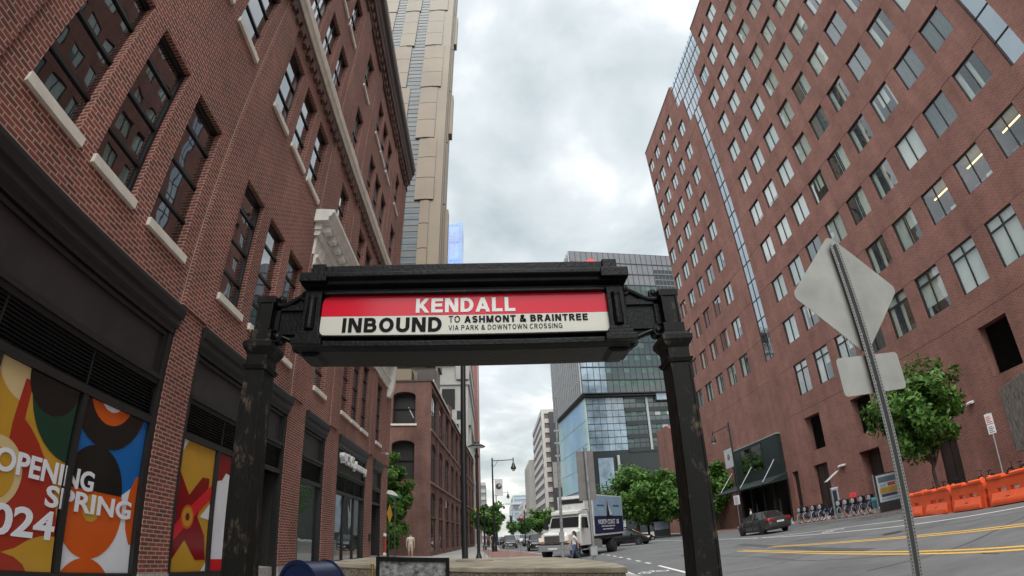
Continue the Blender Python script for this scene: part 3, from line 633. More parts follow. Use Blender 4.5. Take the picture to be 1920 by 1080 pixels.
# tall glass strips set back in the facade
def strip(u0, u1, v0, v1, us, name, dp=0):
    g = MB(); g.add([(.12+dp, u0, v0), (.12+dp, u1, v0), (.12+dp, u1, v1), (.12+dp, u0, v1)], [(0, 1, 2, 3)]); g.box(.9, 1.2, u0, u1, v0, v1, 1)
    o = g.build(name, [gl_t, M('strip_backing', (.05, .07, .10), .6, var=.8, vs=.35)], RBD); f = MB(); v = v0
    while v < v1: f.box(.07+dp, .15+dp, u0, u1, v-.04, v+.04); v += FH/2
    for u in us: f.box(.075+dp, .15+dp, u-.03, u+.03, v0, v1)
    f.build('mullion_grid', rfrm, o)
strip(40.8, 42.62, 15.35, 48.7, (40.83, 41.7, 42.6), 'glass_strip')
strip(36.0, 46.3, 48.7, ROOF-.2, (36.9, 37.8, 38.7, 39.6, 40.5, 41.4, 42.3, 43.2, 44.1, 45.0, 45.9), 'glass_crown')
strip(8.0, 9.48, 19.05, ROOF-.2, (8.05, 9.44), 'glass_strip', .42)
# expansion joints in the brick
mb = MB(); jm = M('joint_dark', (.075, .035, .03), .9); jl = M('joint_pale', (.24, .14, .115), .9)
for j in range(0, 11):
    v = F0+FH*j+.01
    us = sorted([(w[0]-.02, w[1]+.02) for w in wins if w[4] == j]); x = 9.5
    for p, q in us+[(36.0 if j > 8 else 40.8, 99)]:
        if p > x: mb.box(-.004, .05, x, p, v, v+.035)
        x = q
    us = sorted([(w[0]-.02, w[1]+.02) for w in wing if w[4] == j]); x = 42.7 if j < 9 else 46.3
    for p, q in us+[(60.7, 99)]:
        if p > x: mb.box(-.004, .05, x, p, v, v+.035)
        x = q
mb.box(-.004, .05, 9.5, 40.8, 9.3, 9.33)
for k in (0, 2, 4, 6): mb.box(-.003, .05, C0+CW*k-.55, C0+CW*k-.52, 5, ROOF-.3, 1)
for u in (50.5,): mb.box(-.003, .05, u, u+.03, 9, ROOF-.3, 1)
mb.build('expansion_joint', [jm, jl], RBD)
# windows: glass > frame, blind (room box, curtains)
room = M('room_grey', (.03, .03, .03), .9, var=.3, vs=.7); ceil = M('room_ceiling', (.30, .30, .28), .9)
blindm = M('roller_blind', (.80, .84, .78), .8, var=.05, vs=1.5); curt = M('pale_curtain', (.66, .70, .65), .8, var=.18, vs=5, stretch=(1, 6, .3)); greyb = M('grey_curtain', (.12, .14, .14), .85, var=.35, vs=5, stretch=(1, 7, .25))
stripl = emis('office_strip_light', (1, .70, .28), 1.4)
def right_window(w, h, var, transom, seed):
    r = random.Random(seed)
    g = MB(); x = .16
    g.add([(x, .05, .05), (x, w-.05, .05), (x, w-.05, h-.05), (x, .05, h-.05)], [(0, 1, 2, 3)])
    f = MB()
    for a, b, c, d in ((0, .07, 0, h), (w-.07, w, 0, h), (.07, w-.07, 0, .06), (.07, w-.07, h-.07, h)): f.box(.1, .24, a, b, c, d)
    hh = h*.76 if transom else h
    f.box(.11, .22, w/2-.035, w/2+.035, .06, h-.07)
    if transom: f.box(.11, .23, .07, w-.07, hh-.05, hh+.05)
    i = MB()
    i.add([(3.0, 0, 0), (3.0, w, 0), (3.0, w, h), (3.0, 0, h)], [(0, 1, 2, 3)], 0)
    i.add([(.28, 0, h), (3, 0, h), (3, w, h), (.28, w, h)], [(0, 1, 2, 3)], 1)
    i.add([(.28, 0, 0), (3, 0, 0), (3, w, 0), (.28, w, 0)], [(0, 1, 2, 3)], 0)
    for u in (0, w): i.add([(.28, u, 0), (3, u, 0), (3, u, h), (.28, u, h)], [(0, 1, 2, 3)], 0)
    def bl(a, b, c, d, m, x=.30): i.box(x, x+.02, a, b, c, d, m)
    if var == 0: bl(.06, w-.06, .05, hh-.04, 2)
    elif var == 1: bl(.06, .45*w, .05, hh-.04, 2); bl(w*.52, w*.64, .05, hh-.04, 3, .33)
    elif var == 2: bl(w*.80, w-.06, .06, hh-.05, 3); bl(w*.36, w*.50, .06, hh-.1, 3)
    elif var == 3: bl(.06, w-.06, .06, hh-.05, 4)
    elif var == 4: bl(w*.55, w-.06, .06, hh-.05, 2); bl(.06, w*.2, .06, hh-.05, 3)
    elif var == 5: bl(w*.88, w-.06, .06, hh-.05, 3); bl(.06, w*.16, .06, hh-.05, 3); bl(w*.3, w*.7, hh*.45, hh-.05, 2)
    elif var == 6: i.box(.9, 1.0, .3, w-.25, h-.42, h-.36, 5); bl(.06, w*.3, .1, .35, 2)
    elif var == 7: bl(w*.5, w-.06, .06, hh-.05, 3); bl(.06, w*.44, h*.5, hh-.05, 2)
    elif var == 8: bl(.06, w-.06, h*.25, hh-.05, 2); bl(w*.84, w-.06, .06, h*.4, 3, .33)
    if transom: bl(.08, w*.47, hh+.06, h-.08, 3, .31); bl(w*.53, w-.08, hh+.06, h-.08, 3, .31)
    if var in (2, 5, 6): i.box(.6, 1.1, .2, w-.3, .05, .22+.3*r.random(), 4)
    def me(mbx, nm, ms):
        o = mbx.build(nm, ms); d = o.data; bpy.data.objects.remove(o); return d
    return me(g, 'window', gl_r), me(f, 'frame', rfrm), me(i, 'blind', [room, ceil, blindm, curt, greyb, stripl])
RW = {}
def getw(var, tr):
    if (var, tr) not in RW: RW[(var, tr)] = right_window(2.13, 2.78 if tr else 2.22, var, tr, var)
    return RW[(var, tr)]
pick = {(0, -1): 0, (0, 0): 0, (0, 1): 0, (0, 2): 8, (0, 3): 2, (0, 4): 3, (0, 5): 7, (0, 6): 7, (0, 7): 3, (1, -1): 6, (1, 0): 6, (1, 1): 6, (1, 2): 7, (1, 3): 2, (1, 4): 1, (1, 5): 3, (1, 6): 5, (1, 7): 0,
        (2, -1): 2, (2, 0): 3, (2, 1): 0, (2, 2): 2, (2, 3): 1, (2, 4): 0, (2, 5): 3, (3, -1): 3, (3, 0): 3, (3, 1): 5, (3, 2): 2, (3, 3): 1, (3, 4): 5, (4, 0): 2, (4, 1): 3, (4, 2): 2, (4, 3): 3, (5, 0): 2, (5, 1): 3, (5, 2): 0, (5, 3): 1}
rw = random.Random(5)
for u0, u1, v0, v1, j, k in wins:
    var = pick.get((j, k), rw.choice((0, 0, 0, 0, 0, 8) if k+j*.5 > 5.4 else (1, 2, 2, 4, 5, 7, 7, 8, 3, 0)))
    g, f, b = getw(var, j == 0)
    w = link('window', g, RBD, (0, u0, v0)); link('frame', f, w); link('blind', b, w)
def joined(items, name, par, kind=None):
    gm, fm, im = MB(), MB(), MB()
    for u0, u1, v0, v1, j, k in items:
        ms = getw(rw.choice((0, 0, 0, 8) if j > 4 else (3, 3, 4, 2, 7, 1)), False); s = (u1-u0)/2.13
        for q, me in zip((gm, fm, im), ms):
            q.v, o = q.v, len(q.v); q.v += [(v.co.x, u0+v.co.y*s, v0+v.co.z*(v1-v0)/2.22) for v in me.vertices]
            for p in me.polygons: q.f.append(tuple(i+o for i in p.vertices)); q.m.append(p.material_index)
    o = tag(gm.build(name, gl_r, par), kind=kind); tag(fm.build('frame', rfrm, o), kind=kind); tag(im.build('blind', [room, ceil, blindm, curt, greyb, stripl], o), kind=kind)
joined(wing+far, 'window', RBD, 'stuff')
# dark openings: recessed louvres, doors
lm = M('dark_louvre', (.016, .016, .017), .5); dm = M('brown_door', (.035, .022, .018), .6)
for a, b, c, d in low[:3]:
    m = MB(); z = c+.05
    while z < d: m.prism([(.75, a, z), (.62, a, z-.05), (.63, a, z-.06), (.76, a, z-.01)], (0, b-a, 0)); z += .09
    m.box(.8, .85, a, b, c, d)
    for u in (a, b): m.box(.28, .8, u-.01, u+.01, c, d, 1)
    m.box(.28, .8, a, b, d-.01, d+.01, 1); m.box(.0, .8, a, b, c-.02, c+.012, 2); m.build('louvre', [lm, RBR, M('brown_sill', (.19, .10, .085), .8)], RBD)
for a, b, c, d in low[3:]:
    m = MB(); dd = .32 if b-a < 2 else .9
    m.box(dd, dd+.05, a, b, c, d, 0); m.box(dd-.03, dd, (a+b)/2-.02, (a+b)/2+.02, c, d, 1)
    if dd > .5:
        for u in (a, b): m.box(.28, dd, u-.01, u+.01, c, d, 2)
        m.box(.28, dd, a, b, d-.01, d+.01, 2)
    m.build('door', [dm, lm, RBR], RBD)
# green glazed entrance bay with a scalloped canopy
grm = M('green_bay_metal', (.016, .027, .027), .45, var=.2, vs=.8); pale = M('pale_trim', (.32, .36, .32), .6)
mb = MB(); mb.box(-.45, .35, 42.72, 52.6, 4.3, 8.3); mb.box(-.5, .3, 42.66, 52.66, 8.32, 8.42, 1)
for z in (5.2, 6.2, 7.2): mb.box(-.46, 0, 42.7, 52.6, z, z+.015, 2)
eb = mb.build('entrance_bay', [grm, pale, rfrm], RBD)
for a in (45.85, 48.2):
    g = MB(); g.box(-.47, -.452, a, a+2.1, 5.6, 8.0); w = g.build('window', glass('bay_glass', (.4, .42, .4), .15, .02), eb); f = MB()
    for q in ((a-.05, a, 5.55, 8.05), (a+2.1, a+2.15, 5.55, 8.05), (a-.05, a+2.15, 8.0, 8.06), (a-.05, a+2.15, 5.54, 5.6)): f.box(-.5, -.44, *q)
    f.build('frame', rfrm, w)
mb = MB(); n = 22
for k in range(n):
    a = 41.9+k*11.6/n; b = a+11.6/n; mb.add([(-.45, a, 4.6), (-.45, b, 4.6), (-2.6, b, 3.95), (-2.6, (a+b)/2, 3.72), (-2.6, a, 3.95)], [(0, 1, 2, 3, 4)])
    mb.add([(-.45, a, 4.5), (-.45, b, 4.5), (-2.58, b, 3.9), (-2.58, a, 3.9)], [(0, 1, 2, 3)])
for y in (41.9, 53.5): mb.add([(-.45, y, 4.6), (-.45, y, 4.0), (-2.6, y, 3.8), (-2.6, y, 3.95)], [(0, 1, 2, 3)])
cn = mb.build('canopy', grm, RBD)
for y in (43.4, 48.0, 52.6):
    m = MB(); m.tube([(-.46, y+.4, 6.1), (-2.3, y, 4.1)], .05, 8); m.build('strut', M('silver_strut', (.5, .5, .5), .4, .6), cn)
mb = MB(); mb.box(1.8, 1.9, 42.7, 52.6, .13, 4.4, 0); mb.box(.3, 1.9, 42.7, 42.72, .13, 4.4); mb.box(.3, 1.9, 52.58, 52.6, .13, 4.4); mb.box(.3, 1.9, 42.7, 52.6, 4.38, 4.4)
for y in (42.9, 45.6, 47.6, 50.2, 52.3): mb.box(.0, .35, y-.12, y+.12, .13, 4.3, 0)
for y in (46.0, 46.9, 50.8): mb.box(.9, .93, y, y+.5, .2, 2.4, 1)
mb.build('entrance', [lm, M('entrance_pale_panel', (.14, .14, .12), .5)], RBD)  # plain panels, paler than the rest of the entrance
for i, (u, z) in enumerate(((34.4, 3.85), (21.2, 4.9))):
    t = thing('wall_lamp', ('long white wall lamp between two dark doorways of the red brick building', 'short white wall lamp beside the street tree crown')[i], 'lamp', tuple(RB(u, D-.005, z)), -HB)
    m = MB(); m.prism([(0, -.35, -.05), (-.28, -.35, -.09), (-.3, -.35, .0), (-.1, -.35, .09), (0, -.35, .09)], (0, .7 if i == 0 else .4, 0)); m.build('lamp_housing', MATS['white_lamp_housing'], t)
# low annex beyond the wing
AN = thing('brick_annex', 'small plain red brick block beyond the tall brick building', 'building', tuple(RB(71, 27)), -HB)
mb = MB(); mb.prism([(0, 0, .1), (0, 0, 15.0), (0, 2.2, 16.1), (0, 7, 16.1), (0, 7, .1)], (12, 0, 0)); mb.build('wall', RBR, AN)
# ================================================================ cast-iron station entrance in the foreground
iron = M('painted_cast_iron', (.0035, .0038, .0042), .42, spec=.17, var=.6, vs=7, bump=.35, bs=45, detail=8)
m_, t_, p_ = _new('flaking_iron'); MATS['flaking_iron'] = m_; flak = m_
def flake():
    l = t_.links.new; c = N('ShaderNodeTexCoord', t_); n = N('ShaderNodeTexNoise', t_); n.inputs['Scale'].default_value = 13; n.inputs['Detail'].default_value = 10; n.inputs['Roughness'].default_value = .7
    mp = N('ShaderNodeMapping', t_); mp.inputs['Scale'].default_value = (1, 1, .55); l(c.outputs['Object'], mp.inputs[0]); l(mp.outputs[0], n.inputs['Vector'])
    r = N('ShaderNodeValToRGB', t_); e = r.color_ramp.elements; e[0].position = .54; e[0].color = (.0045, .0043, .004, 1); e[1].position = .64; e[1].color = (.06, .043, .031, 1)
    x = e.new(.57); x.color = (.014, .011, .009, 1); x2 = e.new(.70); x2.color = (.12, .11, .095, 1)
    l(n.outputs[0], r.inputs[0]); l(r.outputs[0], p_.inputs['Base Color']); p_.inputs['Roughness'].default_value = .5; p_.inputs['Specular IOR Level'].default_value = .18
    b = N('ShaderNodeBump', t_); b.inputs['Strength'].default_value = .5; b.inputs['Distance'].default_value = .01; l(n.outputs[0], b.inputs['Height']); l(b.outputs[0], p_.inputs['Normal'])
flake()
PT = thing('station_portal', 'black cast iron subway entrance frame carrying the red and white station sign', 'station entrance', (0, 2.936, .13))
Z = -.13
# posts
for cx in (-1.537, 1.222):
    b = MB(); y0, y1 = .064, .232; ht, hb = .070, .088
    def bx(w, z0, z1, e=0): b.box(cx-w, cx+w, y0-e, y1+e, z0+Z, z1+Z)
    bx(.135, .13, .45, .05); bx(.115, .45, .52, .03)
    def taper(w0, w1, e0, e1, z0, z1):
        q = [(sx*w0+cx, (y0-e0 if sy < 0 else y1+e0), z0+Z) for sx, sy in ((-1, -1), (1, -1), (1, 1), (-1, 1))]+[(sx*w1+cx, (y0-e1 if sy < 0 else y1+e1), z1+Z) for sx, sy in ((-1, -1), (1, -1), (1, 1), (-1, 1))]
        b.add(q, [(3, 2, 1, 0), (4, 5, 6, 7), (0, 1, 5, 4), (1, 2, 6, 5), (2, 3, 7, 6), (3, 0, 4, 7)])
    taper(hb, ht, .012, 0, .52, 2.555)
    for q in (-1, 1):        # low raised edges of the sunk faces
        w0, w1 = hb, ht
        b.prism([(cx+q*w0, y0-.012, .56+Z), (cx+q*(w0-.018), y0-.012, .56+Z), (cx+q*(w1-.016), y0, 2.54+Z), (cx+q*w1, y0, 2.54+Z)], (0, -.006, 0))
    taper(ht+.010, ht+.022, .008, .018, 2.555, 2.585); bx(ht+.004, 2.585, 2.655, .004)
    taper(ht+.004, ht+.034, .004, .03, 2.655, 2.705); bx(ht+.036, 2.705, 2.742, .032); taper(ht+.03, ht+.006, .026, .006, 2.742, 2.77)
    bx(ht+.004, 2.77, 2.835, .004); bx(ht-.012, 2.835, 3.04, -.004)
    for q in (-1, 1): b.box(cx+q*(ht-.012), cx+q*(ht-.026), y0-.004, y0+.02, 2.84+Z, 3.035+Z)
    bx(ht, 3.035, 3.085, .004)
    b.build('post', [flak], PT, bevel=.005)
# sign box with mouldings
b = MB(); xa, xb = -1.15, .81
def mould(pts, x0, x1): b.prism([(x0, y, z+Z) for y, z in pts], (x1-x0, 0, 0))
mould([(.04, 2.705), (.04, 2.74), (.064, 2.762), (.064, 2.776), (.40, 2.776), (.40, 2.69), (.10, 2.69)], xa-.12, xb+.10)
mould([(.09, 3.078), (.07, 3.095), (.07, 3.125), (.02, 3.145), (.02, 3.165), (-.02, 3.18), (-.02, 3.212), (.42, 3.212), (.42, 3.078)], xa-.11, xb+.09)
mould([(.04, 3.212), (.02, 3.225), (.02, 3.285), (.40, 3.285), (.40, 3.212)], xa+.0, xb+.03)
for q, x in ((-1, xa), (1, xb)):
    c = -1.182 if q < 0 else .838
    b.box(c-.060, c+.060, .035, .40, 2.78+Z, 3.10+Z); b.box(c-.095, c+.095, -.03, .42, 3.145+Z, 3.215+Z); b.box(c-.05-.02*q, c+.05-.02*q, .0, .42, 3.21+Z, 3.292+Z)
    b.lathe([(.032, 2.82+Z), (.034, 2.86+Z), (.030, 3.02+Z), (.034, 3.05+Z)], (c, .035, 0), 12); b.box(c-.105, c+.105, .0, .42, 2.705+Z, 2.75+Z); b.box(c-.085, c+.085, .012, .40, 2.75+Z, 2.78+Z); b.box(c-.07, c+.07, .02, .40, 2.78+Z, 2.805+Z)
    b.prism([(c-.085, .12, 2.70+Z), (c+.085, .12, 2.70+Z), (c+.045, .12, 2.665+Z), (c-.045, .12, 2.665+Z)], (0, .22, 0))
b.box(xa, xb, .09, .38, 2.77+Z, 3.10+Z)
for z0, z1 in ((2.766, 2.780), (3.072, 3.09)): b.box(xa+.05, xb-.04, .03, .1, z0+Z, z1+Z)
b.build('sign_box', [iron], PT, bevel=.005)
# scroll brackets between box and posts
for q, x0, x1 in ((-1, -1.236, -1.475), (1, .892, 1.160)):
    b = MB(); y = .12; lo, hi = min(x0, x1), max(x0, x1)
    b.box(lo-.01, hi+.01, y+.02, y+.11, 2.815+Z, 3.035+Z)
    for a, c, d, e in ((lo, hi, 3.0, 3.04), (lo, hi, 2.82, 2.85), (lo, lo+.035, 2.82, 3.04), (hi-.035, hi, 2.82, 3.04)): b.box(a, c, y, y+.13, d+Z, e+Z)
    n = 10; top = []; bot = []
    for k in range(n+1):
        t = k/n; x = x0+(x1-x0)*t; top.append((x, 3.04+.085*(1-t)**1.6+.012*math.sin(t*PI*2))); bot.append((x, 2.82-.10*(1-t)**1.7))
    b.prism([(p[0], y+.01, p[1]+Z) for p in top]+[(x1, y+.01, 3.03+Z), (x0, y+.01, 3.03+Z)], (0, .11, 0))
    b.tube([(p[0], y, p[1]+Z) for p in top], .016, 8)
    b.prism([(p[0], y+.02, p[1]+Z) for p in bot]+[(x1, y+.02, 2.83+Z), (x0, y+.02, 2.83+Z)], (0, .09, 0)); b.tube([(p[0], y+.01, p[1]-.004+Z) for p in bot], .014, 8)
    for (x, z, r) in ((x0+q*.035, 3.11, .03), (x1-q*.03, 3.075, .026), (x0+q*.03, 2.735, .042), (x1-q*.035, 2.80, .03)):
        b.torus((x, y+.0, z+Z), r, .011, 'y', 16, 6); b.lathe([(r*.8, -.02), (r*.5, -.03), (.001, -.034)], (x, y+.01, z+Z), 12, axis='y'); b.box(x-r*.8, x+r*.8, y, y+.09, z-r*.8+Z, z+r*.8+Z) if r > .1 else b.lathe([(r, .0), (r, .09)], (x, y, z+Z), 14, axis='y')
    b.build('scroll_bracket', [iron], PT, smooth=35)
# sign face
sr = M('sign_red', (.60, .010, .03), .14, var=.05, vs=1.2); sw = M('sign_white', (.58, .565, .50), .18, var=.03, vs=2); sk = M('sign_black', (.006, .006, .007), .5, spec=.1)
lwht = M('sign_letter_white', (.68, .67, .65), .35, var=.02)
def rr(x0, x1, z0, z1, ct, cb):
    pts = []
    for (cx, cz, r, a) in ((x1-cb, z0+cb, cb, 270), (x1-ct, z1-ct, ct, 0), (x0+ct, z1-ct, ct, 90), (x0+cb, z0+cb, cb, 180)):
        pts += [(cx+r*math.cos(math.radians(a+90*i/6)), cz+r*math.sin(math.radians(a+90*i/6))) for i in range(7)] if r > 0 else [(cx, cz)]
    return pts
fx0, fx1 = -1.118, .795
sp = MB(); sp.prism([(x, .066, z+Z) for x, z in rr(fx0, fx1, 2.792, 2.925, 0, .04)], (0, .02, 0)); PNL = sp.build('sign_panel', [sw], PT)
sp = MB(); sp.prism([(x, .0665, z+Z) for x, z in rr(fx0, fx1, 2.927, 3.073, .055, 0)], (0, .02, 0)); sp.build('red_panel', [sr], PNL)
def TG(a, b, d): return (a, .0635-d, b+Z)
block_text('lettering', 'KENDALL', TG, -.478, .170, 2.944, 3.046, lwht, PNL, .215, .13)
block_text('lettering', 'INBOUND', TG, -.962, -.306, 2.810, 2.912, sk, PNL, .215, .13)
block_text('lettering', 'TO', TG, -.262, -.188, 2.871, 2.918, sk, PNL, .15, .16)
block_text('lettering', 'ASHMONT & BRAINTREE', TG, -.160, .640, 2.868, 2.916, sk, PNL, .23, .16)
block_text('lettering', 'VIA PARK & DOWNTOWN CROSSING', TG, -.262, .468, 2.818, 2.852, sk, PNL, .14, .22)
# ---------------------------------------------------------------- stairwell walls, map frame, mailbox
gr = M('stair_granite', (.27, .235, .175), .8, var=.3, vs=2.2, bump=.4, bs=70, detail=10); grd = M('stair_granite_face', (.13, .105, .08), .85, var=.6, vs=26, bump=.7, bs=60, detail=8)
t = thing('stair_parapet', 'thick weathered granite parapet with a broad pale top behind the station frame', 'wall', (0, 0, 0))
pl = [(-2.75, 8.85), (-.85, 8.5), (.54, 7.75), (1.56, 6.45), (1.62, 7.3), (1.53, 8.84), (1.2, 10.6), (.7, 11.2), (-.2, 11.55), (-1.0, 11.65), (-2.75, 11.55)]
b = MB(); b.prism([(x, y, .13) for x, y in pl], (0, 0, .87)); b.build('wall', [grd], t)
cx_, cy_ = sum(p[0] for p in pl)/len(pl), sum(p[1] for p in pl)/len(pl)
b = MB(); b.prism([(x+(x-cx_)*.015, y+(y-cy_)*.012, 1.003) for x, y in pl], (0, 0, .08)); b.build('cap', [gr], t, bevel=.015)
b = MB(); b.box(-.75, -.05, 10.2, 11.0, 1.085, 1.11); b.build('slab', [gr], t)
t = thing('stair_side_wall', 'low curved granite wall left of the dark map frame', 'wall', (0, 0, 0))
b = MB(); pl2 = [(-2.3, 8.9), (-2.55, 10.6), (-2.9, 12.6), (-3.3, 14.2), (-3.75, 14.6), (-4.0, 14.0), (-3.75, 12.4), (-3.2, 10.2), (-2.95, 8.9)]
b.prism([(x, y, .13) for x, y in pl2], (0, 0, .68)); b.build('wall', [grd], t)
b = MB(); b.prism([(x, y, .813) for x, y in pl2], (0, 0, .09)); b.build('cap', [gr], t, bevel=.02)
t = thing('map_frame', 'dark framed grey speckled panel standing against the granite parapet', 'frame', (-1.17, 7.6, 0))
b = MB()
for a, c, d, e in ((-.52, -.47, .13, 1.26), (.47, .52, .13, 1.26), (-.47, .47, 1.20, 1.26), (-.47, .47, .35, .41)): b.box(a, c, -.03, .03, d, e)
b.build('frame', [iron], t); b = MB(); b.box(-.47, .47, -.012, .012, .41, 1.2); b.build('panel', [M('speckled_panel', (.10, .10, .10), .6, var=.8, vs=14, col2=(.24, .25, .25), detail=10)], t)
b = MB(); b.lathe([(.03, 0), (.03, .03), (.02, .04)], (-.58, 0, 1.12), 10, axis='z'); b.tube([(-.58, 0, .13), (-.58, 0, 1.12)], .018); b.build('brass_hook', [M('brass', (.4, .26, .06), .35, .9)], t)
t = thing('mailbox', 'dark blue mailbox with a rounded top beside the left post', 'mailbox', (-1.60, 4.62, .13), math.radians(-14)); t.scale = (.82, .85, 1.0)
bm_ = M('mailbox_blue', (.006, .014, .055), .25, var=.08, vs=3)
b = MB(); hw = .245; pr = [(-hw, .18), (hw, .18), (hw, .93)]+[(hw*math.cos(math.radians(a)), .93+hw*math.sin(math.radians(a))) for a in range(10, 180, 10)]+[(-hw, .93)]
b.prism([(x, -.26, z) for x, z in pr], (0, .52, 0)); b.build('body', [bm_], t, smooth=30)
b = MB(); pr2 = [((hw+.012)*math.cos(math.radians(a)), .93+(hw+.012)*math.sin(math.radians(a))) for a in range(0, 181, 10)]
pr3 = [((hw-.02)*math.cos(math.radians(a)), .93+(hw-.02)*math.sin(math.radians(a))) for a in range(180, -1, -10)]
for y in (-.275, .255): b = MB(); b.prism([(x, y, z) for x, z in pr2+pr3], (0, .02, 0)); b.box(-hw-.012, -hw+.02, y, y+.02, .18, .93); b.box(hw-.02, hw+.012, y, y+.02, .18, .93); b.build('rim', [bm_], t)
for sx in (-1, 1):
    for sy in (-1, 1): b = MB(); b.box(sx*.22-.02, sx*.22+.02, sy*.23-.02, sy*.23+.02, 0, .185); b.build('leg', [bm_], t)
# ================================================================ buildings further down the street
ABR = brick('arch_brick', (.15, .062, .050), (.105, .046, .039), (.24, .17, .145), ms=.009, big=.35)
vdk = M('void_dark', (.012, .012, .013), .7)
AH = math.radians(-2.2)
AB = thing('arched_brick_building', 'three storey red brick building with arched windows past the long building', 'building', (-4.85, 40.0, 0), AH)
def arch_open(mb, T, u0, u1, v0, v1, rise, depth, m, n=8):
    """fills the spandrels of a rectangular opening so its head reads as an arch, with the intrados"""
    c = (u0+u1)/2; pts = [(c+(u1-u0)/2*math.cos(PI*k/n), v1-rise+rise*math.sin(PI*k/n)) for k in range(n+1)]
    for a, b in zip(pts, pts[1:]):
        mb.add([T(a[0], a[1], 0), T(b[0], b[1], 0), T(b[0], v1, 0), T(a[0], v1, 0)], [(0, 1, 2, 3)], m)
        mb.add([T(a[0], a[1], 0), T(b[0], b[1], 0), T(b[0], b[1], depth), T(a[0], a[1], depth)], [(0, 1, 2, 3)], m)
def TA(u, v, d): return (-d, u, v)          # street face (+x)
def TF(u, v, d): return (-u, d, v)          # camera face (-y), u to the left
mb = MB(); ops = []; aw = []
for k in range(10):
    u = .4+4.35*k; a, b = u, u+2.7
    for v0, v1, r in ((10.15, 13.3, .55), (5.95, 9.05, .5), (3.2, 5.1, .5)): ops.append((a, b, v0, v1)); aw.append((a, b, v0, v1, r))
    ops.append((a, b, .5, 3.05)); aw.append((a, b, .5, 3.05, 0))
facade(mb, TA, 0, 44.5, .13, 13.95, ops, .16)
for a, b, c, d, r in aw:
    if r: arch_open(mb, TA, a, b, c, d, r, .16, 0)
fo = [(1.25, 3.1, 10.45, 13.1), (1.25, 3.1, 6.0, 9.1), (6.0, 7.9, 10.45, 13.1), (6.0, 7.9, 6, 9.1)]
facade(mb, TF, 0, 14, .13, 13.95, fo, .5)
for o in fo: arch_open(mb, TF, *o, .35, .5, 0)
for k in range(11): mb.box(.0, .05, 4.35*k-.95 if k else 0, 4.35*k+.2, .13, 13.7)
mb.box(-.02, .10, 0, 44.5, 13.3, 13.6)
mb.add([(-14, 0, .13), (-14, 44.5, .13), (-14, 44.5, 13.95), (-14, 0, 13.95)], [(0, 1, 2, 3)]); mb.add([(0, 44.5, .13), (-14, 44.5, .13), (-14, 44.5, 13.95), (0, 44.5, 13.95)], [(0, 1, 2, 3)])
mb.box(-.3, .02, 11.6, 12.9, 13.95, 15.0); mb.box(-.3, .02, 13.6, 14.4, 13.95, 15.3)
mb.build('wall', ABR, AB)
mb = MB(); mb.box(-14, .14, -.06, 11.5, 13.95, 14.1); mb.box(-14, .14, 14.5, 44.5, 13.95, 14.1); mb.box(.14, .2, 0, 11.5, 13.92, 14.12, 1); mb.box(.14, .2, 14.5, 44.5, 13.92, 14.12, 1); mb.build('coping', [MATS['dark_cornice'], white], AB)
mb = MB(); mb.box(-13.8, -.3, .3, 44.2, 13.6, 13.7); mb.build('roof', MATS['roof_felt'], AB)
mb = MB()
mb.box(-.05, .12, 0, 44.5, 9.85, 10.02); mb.box(-.05, .12, 0, 44.5, 5.7, 5.84); mb.box(-3.3, -1.1, -.08, .05, 10.28, 10.44, 1)
mb.build('sill_course', [M('brick_sill', (.26, .16, .13), .8), cream], AB)
wg = glass('arch_glass', (.25, .27, .28), .10, .02)
for a, b, c, d, r in aw:
    g = MB(); g.add([(-.12, a, c), (-.12, b, c), (-.12, b, d), (-.12, a, d)], [(0, 1, 2, 3)]); g.box(-1.2, -.3, a, b, c, d, 1); w = g.build('window', [wg, vdk], AB)
    f = MB(); f.box(-.15, -.09, (a+b)/2-.03, (a+b)/2+.03, c, d); f.box(-.15, -.09, a, b, (c+d)/2-.03, (c+d)/2+.03); f.box(-.15, -.085, a, a+.07, c, d); f.box(-.15, -.085, b-.07, b, c, d); f.build('frame', frm, w)
    if r == .5 and c > 5: s = MB(); s.box(-.2, -.17, a+.2, b-.1, d-1.0, d-.05); s.build('blind', M('pale_blind', (.6, .6, .55), .7), w) if a < 16 else None
for o in fo[:2]:
    g = MB(); a, b, c, d = o; g.box(-b, -a, .48, .6, c, d); w = g.build('window', [vdk], AB)
    f = MB(); f.box(-b, -a, .40, .46, (c+d)/2-.05, (c+d)/2+.05); f.box(-b, -b+.06, .4, .46, c, d); f.box(-a-.06, -a, .4, .46, c, d); f.build('frame', frm, w)
ld = MB(); ld.tube([(-1.9, .45, 11.9), (-1.45, .45, 11.0)], .03); ld.build('lamp_tube', M('pale_tube', (.6, .6, .58), .5), AB)
sgn = thing('wall_sign', 'blank pale signboard above a door of the arched brick building', 'sign', (-4.62, 48.8, 4.35), AH); mb = MB(); mb.box(.0, .08, 0, 1.5, 0, .8); mb.box(-.01, .0, -.05, 1.55, -.05, .85, 1); mb.build('board', [M('sign_board', (.5, .42, .38), .6), frm], sgn)
